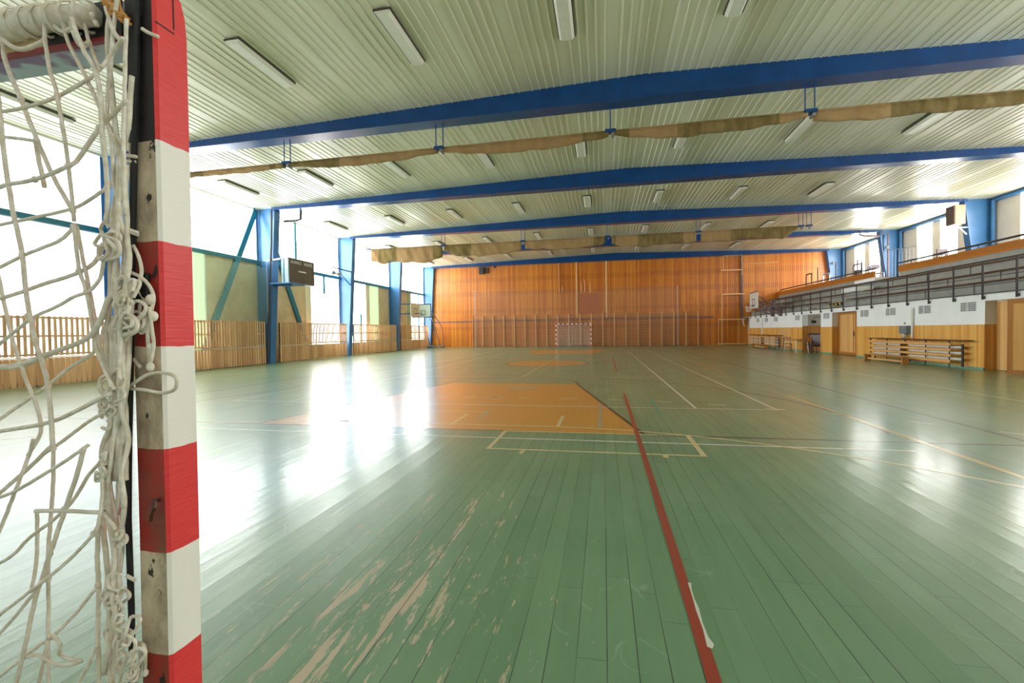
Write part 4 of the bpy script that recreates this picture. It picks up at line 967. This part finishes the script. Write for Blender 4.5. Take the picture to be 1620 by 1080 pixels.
# ropes
YP = .765
def rope(b, pts, r=.0032, y=YP, jitter=.0, seed=0):
    rnd = random.Random(seed or hash(tuple(pts[0]))); P = [at_y(px, py, y+rnd.uniform(-.01, .01)) for px, py in pts]
    # Catmull-Rom
    Q = []
    for i in range(len(P)-1):
        p0 = P[max(i-1, 0)]; p1 = P[i]; p2 = P[i+1]; p3 = P[min(i+2, len(P)-1)]
        for s in range(5):
            t = s/5; Q.append(.5*((2*p1)+(p2-p0)*t+(2*p0-5*p1+4*p2-p3)*t*t+(3*p1-p0-3*p2+p3)*t**3))
    Q.append(P[-1])
    if jitter: Q = [q+Vector((rnd.uniform(-1, 1), rnd.uniform(-1, 1), 0))*jitter for q in Q]
    b.tube(Q, r*1.22, 7)
cords = [
 [(-30, 20), (0, 57), (10, 100), (33, 157), (58, 220), (85, 280), (115, 333)],
 [(70, 40), (75, 93), (91, 153), (100, 210), (108, 262), (117, 350)],
 [(97, 30), (110, 72), (135, 120), (165, 186), (196, 230)],
 [(113, 28), (130, 75), (150, 110), (158, 150), (162, 210), (170, 297), (168, 352)],
 [(131, 15), (138, 55), (147, 82), (158, 110)],
 [(200, 30), (198, 90), (197, 150), (195, 230), (198, 340)],
 [(168, 12), (180, 50), (195, 68)], [(194, 60), (178, 85), (160, 107)],
 [(-10, 180), (0, 177), (40, 170), (90, 153), (140, 125), (160, 107)],
 [(-10, 300), (12, 292), (55, 284), (108, 263), (125, 250), (157, 203), (176, 183), (200, 160)],
 [(-10, 358), (50, 345), (115, 330), (150, 310), (170, 295), (185, 268), (205, 200)],
 [(-10, 215), (28, 219), (57, 223)], [(57, 223), (61, 250), (67, 280), (71, 297)],
 [(117, 355), (125, 425), (137, 462), (153, 551), (180, 616)],
 [(121, 357), (134, 424), (146, 480), (156, 540), (178, 608)],
 [(-12, 100), (0, 180), (9, 265), (21, 335), (35, 403), (44, 481), (56, 537), (76, 611), (84, 709)],
 [(-12, 400), (0, 449), (18, 530), (33, 579), (65, 671), (44, 720)],
 [(-10, 428), (35, 405), (70, 391), (95, 380), (115, 362)],
 [(-10, 475), (25, 465), (70, 449), (125, 431), (152, 412), (163, 385)],
 [(-10, 552), (25, 523), (53, 502), (90, 485), (116, 470), (141, 460), (158, 440), (165, 405)],
 [(-10, 670), (30, 642), (74, 611), (110, 582), (151, 555), (162, 528), (170, 505)],
 [(-10, 683), (30, 677), (65, 671), (95, 662), (120, 650), (175, 622)],
 [(67, 720), (100, 697), (134, 671), (160, 655), (175, 645)],
 [(-5, 850), (15, 800), (32, 756), (44, 725), (53, 695)],
 [(-10, 788), (40, 745), (84, 703)], [(-10, 790), (25, 776), (60, 756), (88, 739), (120, 718), (141, 703)],
 [(84, 709), (84, 760), (81, 809), (77, 860), (76, 911), (77, 960), (76, 1017), (76, 1090)],
 [(134, 707), (120, 755), (102, 809), (88, 850), (79, 876), (68, 910), (56, 946), (40, 1020), (24, 1090)],
 [(165, 725), (140, 752), (116, 791), (85, 822), (46, 851), (20, 878), (-10, 895)],
 [(-10, 980), (35, 945), (74, 915), (110, 885), (148, 844), (158, 815), (162, 781), (161, 732)],
 [(156, 834), (154, 880), (156, 925), (155, 970), (155, 1017), (156, 1090)],
 [(-10, 1012), (35, 962), (70, 915)], [(-10, 1078), (35, 1041), (60, 1022), (84, 1006), (120, 970), (151, 932)],
 [(56, 808), (100, 808), (140, 810), (165, 813), (183, 838)], [(58, 810), (59, 850), (57, 897), (49, 936)],
 [(40, 1040), (60, 1036), (95, 1052), (128, 1046), (112, 1042), (95, 1035), (95, 1018), (84, 1006), (76, 1008)],
 [(60, 1090), (70, 1040), (78, 1008)], [(120, 1090), (140, 1050), (154, 1020)],
]
b = MB()
for i, c in enumerate(cords): rope(b, c, .0030 if i % 3 else .0036, YP+(-.02 if i % 2 else .0), .0006, i+1)
for c in ([(-10, 580), (32, 576), (81, 558), (144, 530), (172, 470)], [(-10, 582), (32, 579), (60, 568), (81, 560)]): rope(b, c, .0044, YP-.01)
# knots where cords cross
for x, y in ((33, 157), (91, 153), (108, 262), (115, 333), (117, 358), (157, 203), (170, 297), (55, 284), (58, 222), (35, 403), (125, 429), (137, 462), (44, 500), (56, 537), (153, 551), (76, 611), (65, 671), (84, 709), (102, 805), (79, 876), (76, 915), (156, 834), (160, 732), (155, 925), (148, 844), (163, 186), (84, 1006)):
    p = at_y(x, y, YP-.005); b.ball(p, .0062, 8, 6, (1, 1, 1.2))
b.build('net', M['rope'], goal, smooth=True)
# bundle of slack strands beside the post
b = MB(); rnd = random.Random(5)
for i in range(12):
    x0_ = rnd.uniform(178, 204); pts = []; y = rnd.choice((-10, 120, 260, 420, 560)); yend = rnd.choice((640, 820, 960, 1095, 1095))
    ph = rnd.uniform(0, 6)
    while y < yend:
        lean = -10 if y > 700 else 0
        pts.append((x0_+lean+7*sin(y/60+ph)+rnd.uniform(-4, 4), y)); y += rnd.uniform(35, 60)
    if len(pts) > 2: rope(b, pts, rnd.choice((.0026, .0032, .004)), .772+rnd.uniform(-.015, .006), .0004, 100+i)
for x, y, s in ((166, 376, 1.3), (180, 616, 1.25), (165, 655, .8), (196, 500, 1.6), (200, 470, 1.4), (188, 940, 1.2), (196, 1000, 1.3), (205, 1045, 1.2), (160, 735, .8), (184, 850, .8)):
    c0 = Vector((x, y, 0))
    for q in range(int(8*s)):
        a = rnd.uniform(0, 6.28); L = rnd.uniform(12, 34)*s
        pts = [(x+rnd.uniform(-6, 6), y+rnd.uniform(-6, 6)), (x+L*.5*cos(a), y+L*.7*sin(a)), (x+L*.7*cos(a+.6), y+L*sin(a+.5)), (x+L*.3*cos(a+1.4), y+L*.8*sin(a+1.2))]
        rope(b, pts, .0028, .765+rnd.uniform(-.02, .005), 0, 300+q+int(x))
for i, x in enumerate((181, 186, 191, 196, 200)): rope(b, [(x, 500+i*9), (x-3, 560), (180+i*1.5, 616), (x-4, 680), (x-2, 760)], .005, .77, .0006, 60+i)
# tufts over the post face
for pts in ([(205, 430), (222, 438), (236, 452), (243, 470), (240, 488), (236, 500)], [(205, 440), (226, 470), (232, 486), (228, 500)], [(206, 380), (218, 402), (224, 428), (218, 450), (206, 458)], [(236, 485), (240, 520), (243, 545), (238, 575)], [(232, 500), (234, 540), (236, 560), (237, 580)], [(222, 480), (220, 505), (222, 525)], [(206, 610), (235, 592), (262, 590), (279, 598), (276, 616), (255, 621), (225, 616), (196, 614)], [(205, 560), (215, 572), (222, 580)],
            [(210, 1030), (220, 1016), (229, 1025), (230, 1060)], [(222, 1020), (221, 1055), (217, 1072)], [(200, 910), (214, 918)], [(196, 245), (216, 248)], [(196, 255), (216, 256)], [(200, 365), (220, 372)], [(196, 360), (218, 368)], [(224, 45), (235, 52), (250, 58)]):
    rope(b, pts, .003, .778, 0, 900+int(pts[0][1]))
for x, y, r in ((238, 474, .012), (243, 500, .011), (224, 522, .010), (238, 580, .010), (237, 548, .008), (230, 1064, .008), (217, 1072, .008), (190, 560, .011), (184, 545, .009)): b.ball(at_y(x, y, .777), r*.75, 8, 6, (1, 1, 1.3))
b.build('net_bundle', M['rope'], goal, smooth=True)
# white wrapping on the crossbar
b = MB(); P0 = at_y(-40, 46, .772); P1 = at_y(150, 24, .772); P2 = at_y(205, -12, .775)
b.tube([P0, P0.lerp(P1, .3)+Vector((0, 0, -.006)), P0.lerp(P1, .6)+Vector((0, 0, .004)), P1], [.024, .028, .025, .02], 12)
for i in range(9):
    q = P0.lerp(P1, (i+.5)/9); ring_ = [q+Vector((.004*sin(a), .03*cos(a), .03*sin(a))) for a in [2*pi*j/10 for j in range(10)]]
    b.tube(ring_, .003, 5, closed=True)
for pts in ([(110, 32), (120, 60), (128, 72), (140, 68)], [(85, 40), (100, 50), (118, 44)], [(145, 22), (150, 32), (154, 40)], [(0, 60), (30, 78), (60, 70), (72, 62)]): rope(b, pts, .004, .76, 0, 700+pts[0][0])
b.build('crossbar_wrap', M['rope'], goal, smooth=True)
k = NT('yellowed_twine'); k.base(srgb(206, 150, 80)); k.rough(.8)
b = MB()
for i in range(9): rope(b, [(160+rnd.uniform(0, 30), rnd.uniform(-5, 8)), (180+rnd.uniform(-8, 14), 14+rnd.uniform(-4, 8)), (198+rnd.uniform(-6, 10), 30+rnd.uniform(-6, 10))], .0028, .768, 0, 800+i)
b.build('twine', k.m, goal)

# ------------------------------------------------------------------ world and light
wld = bpy.data.worlds.new('World'); SC.world = wld; wld.use_nodes = True
bg = wld.node_tree.nodes['Background']; bg.inputs[0].default_value = (0.85, 0.92, 1.0, 1); bg.inputs[1].default_value = 1.5
SC.view_settings.view_transform = 'Standard'; SC.view_settings.look = 'None'; SC.view_settings.gamma = 1.0
SC.view_settings.exposure = 1.38; SC.view_settings.use_curve_mapping = False
SC.cycles.use_denoising = True
SC.cycles.max_bounces = 8; SC.cycles.diffuse_bounces = 5; SC.cycles.glossy_bounces = 4
SC.cycles.sample_clamp_indirect = 8.0
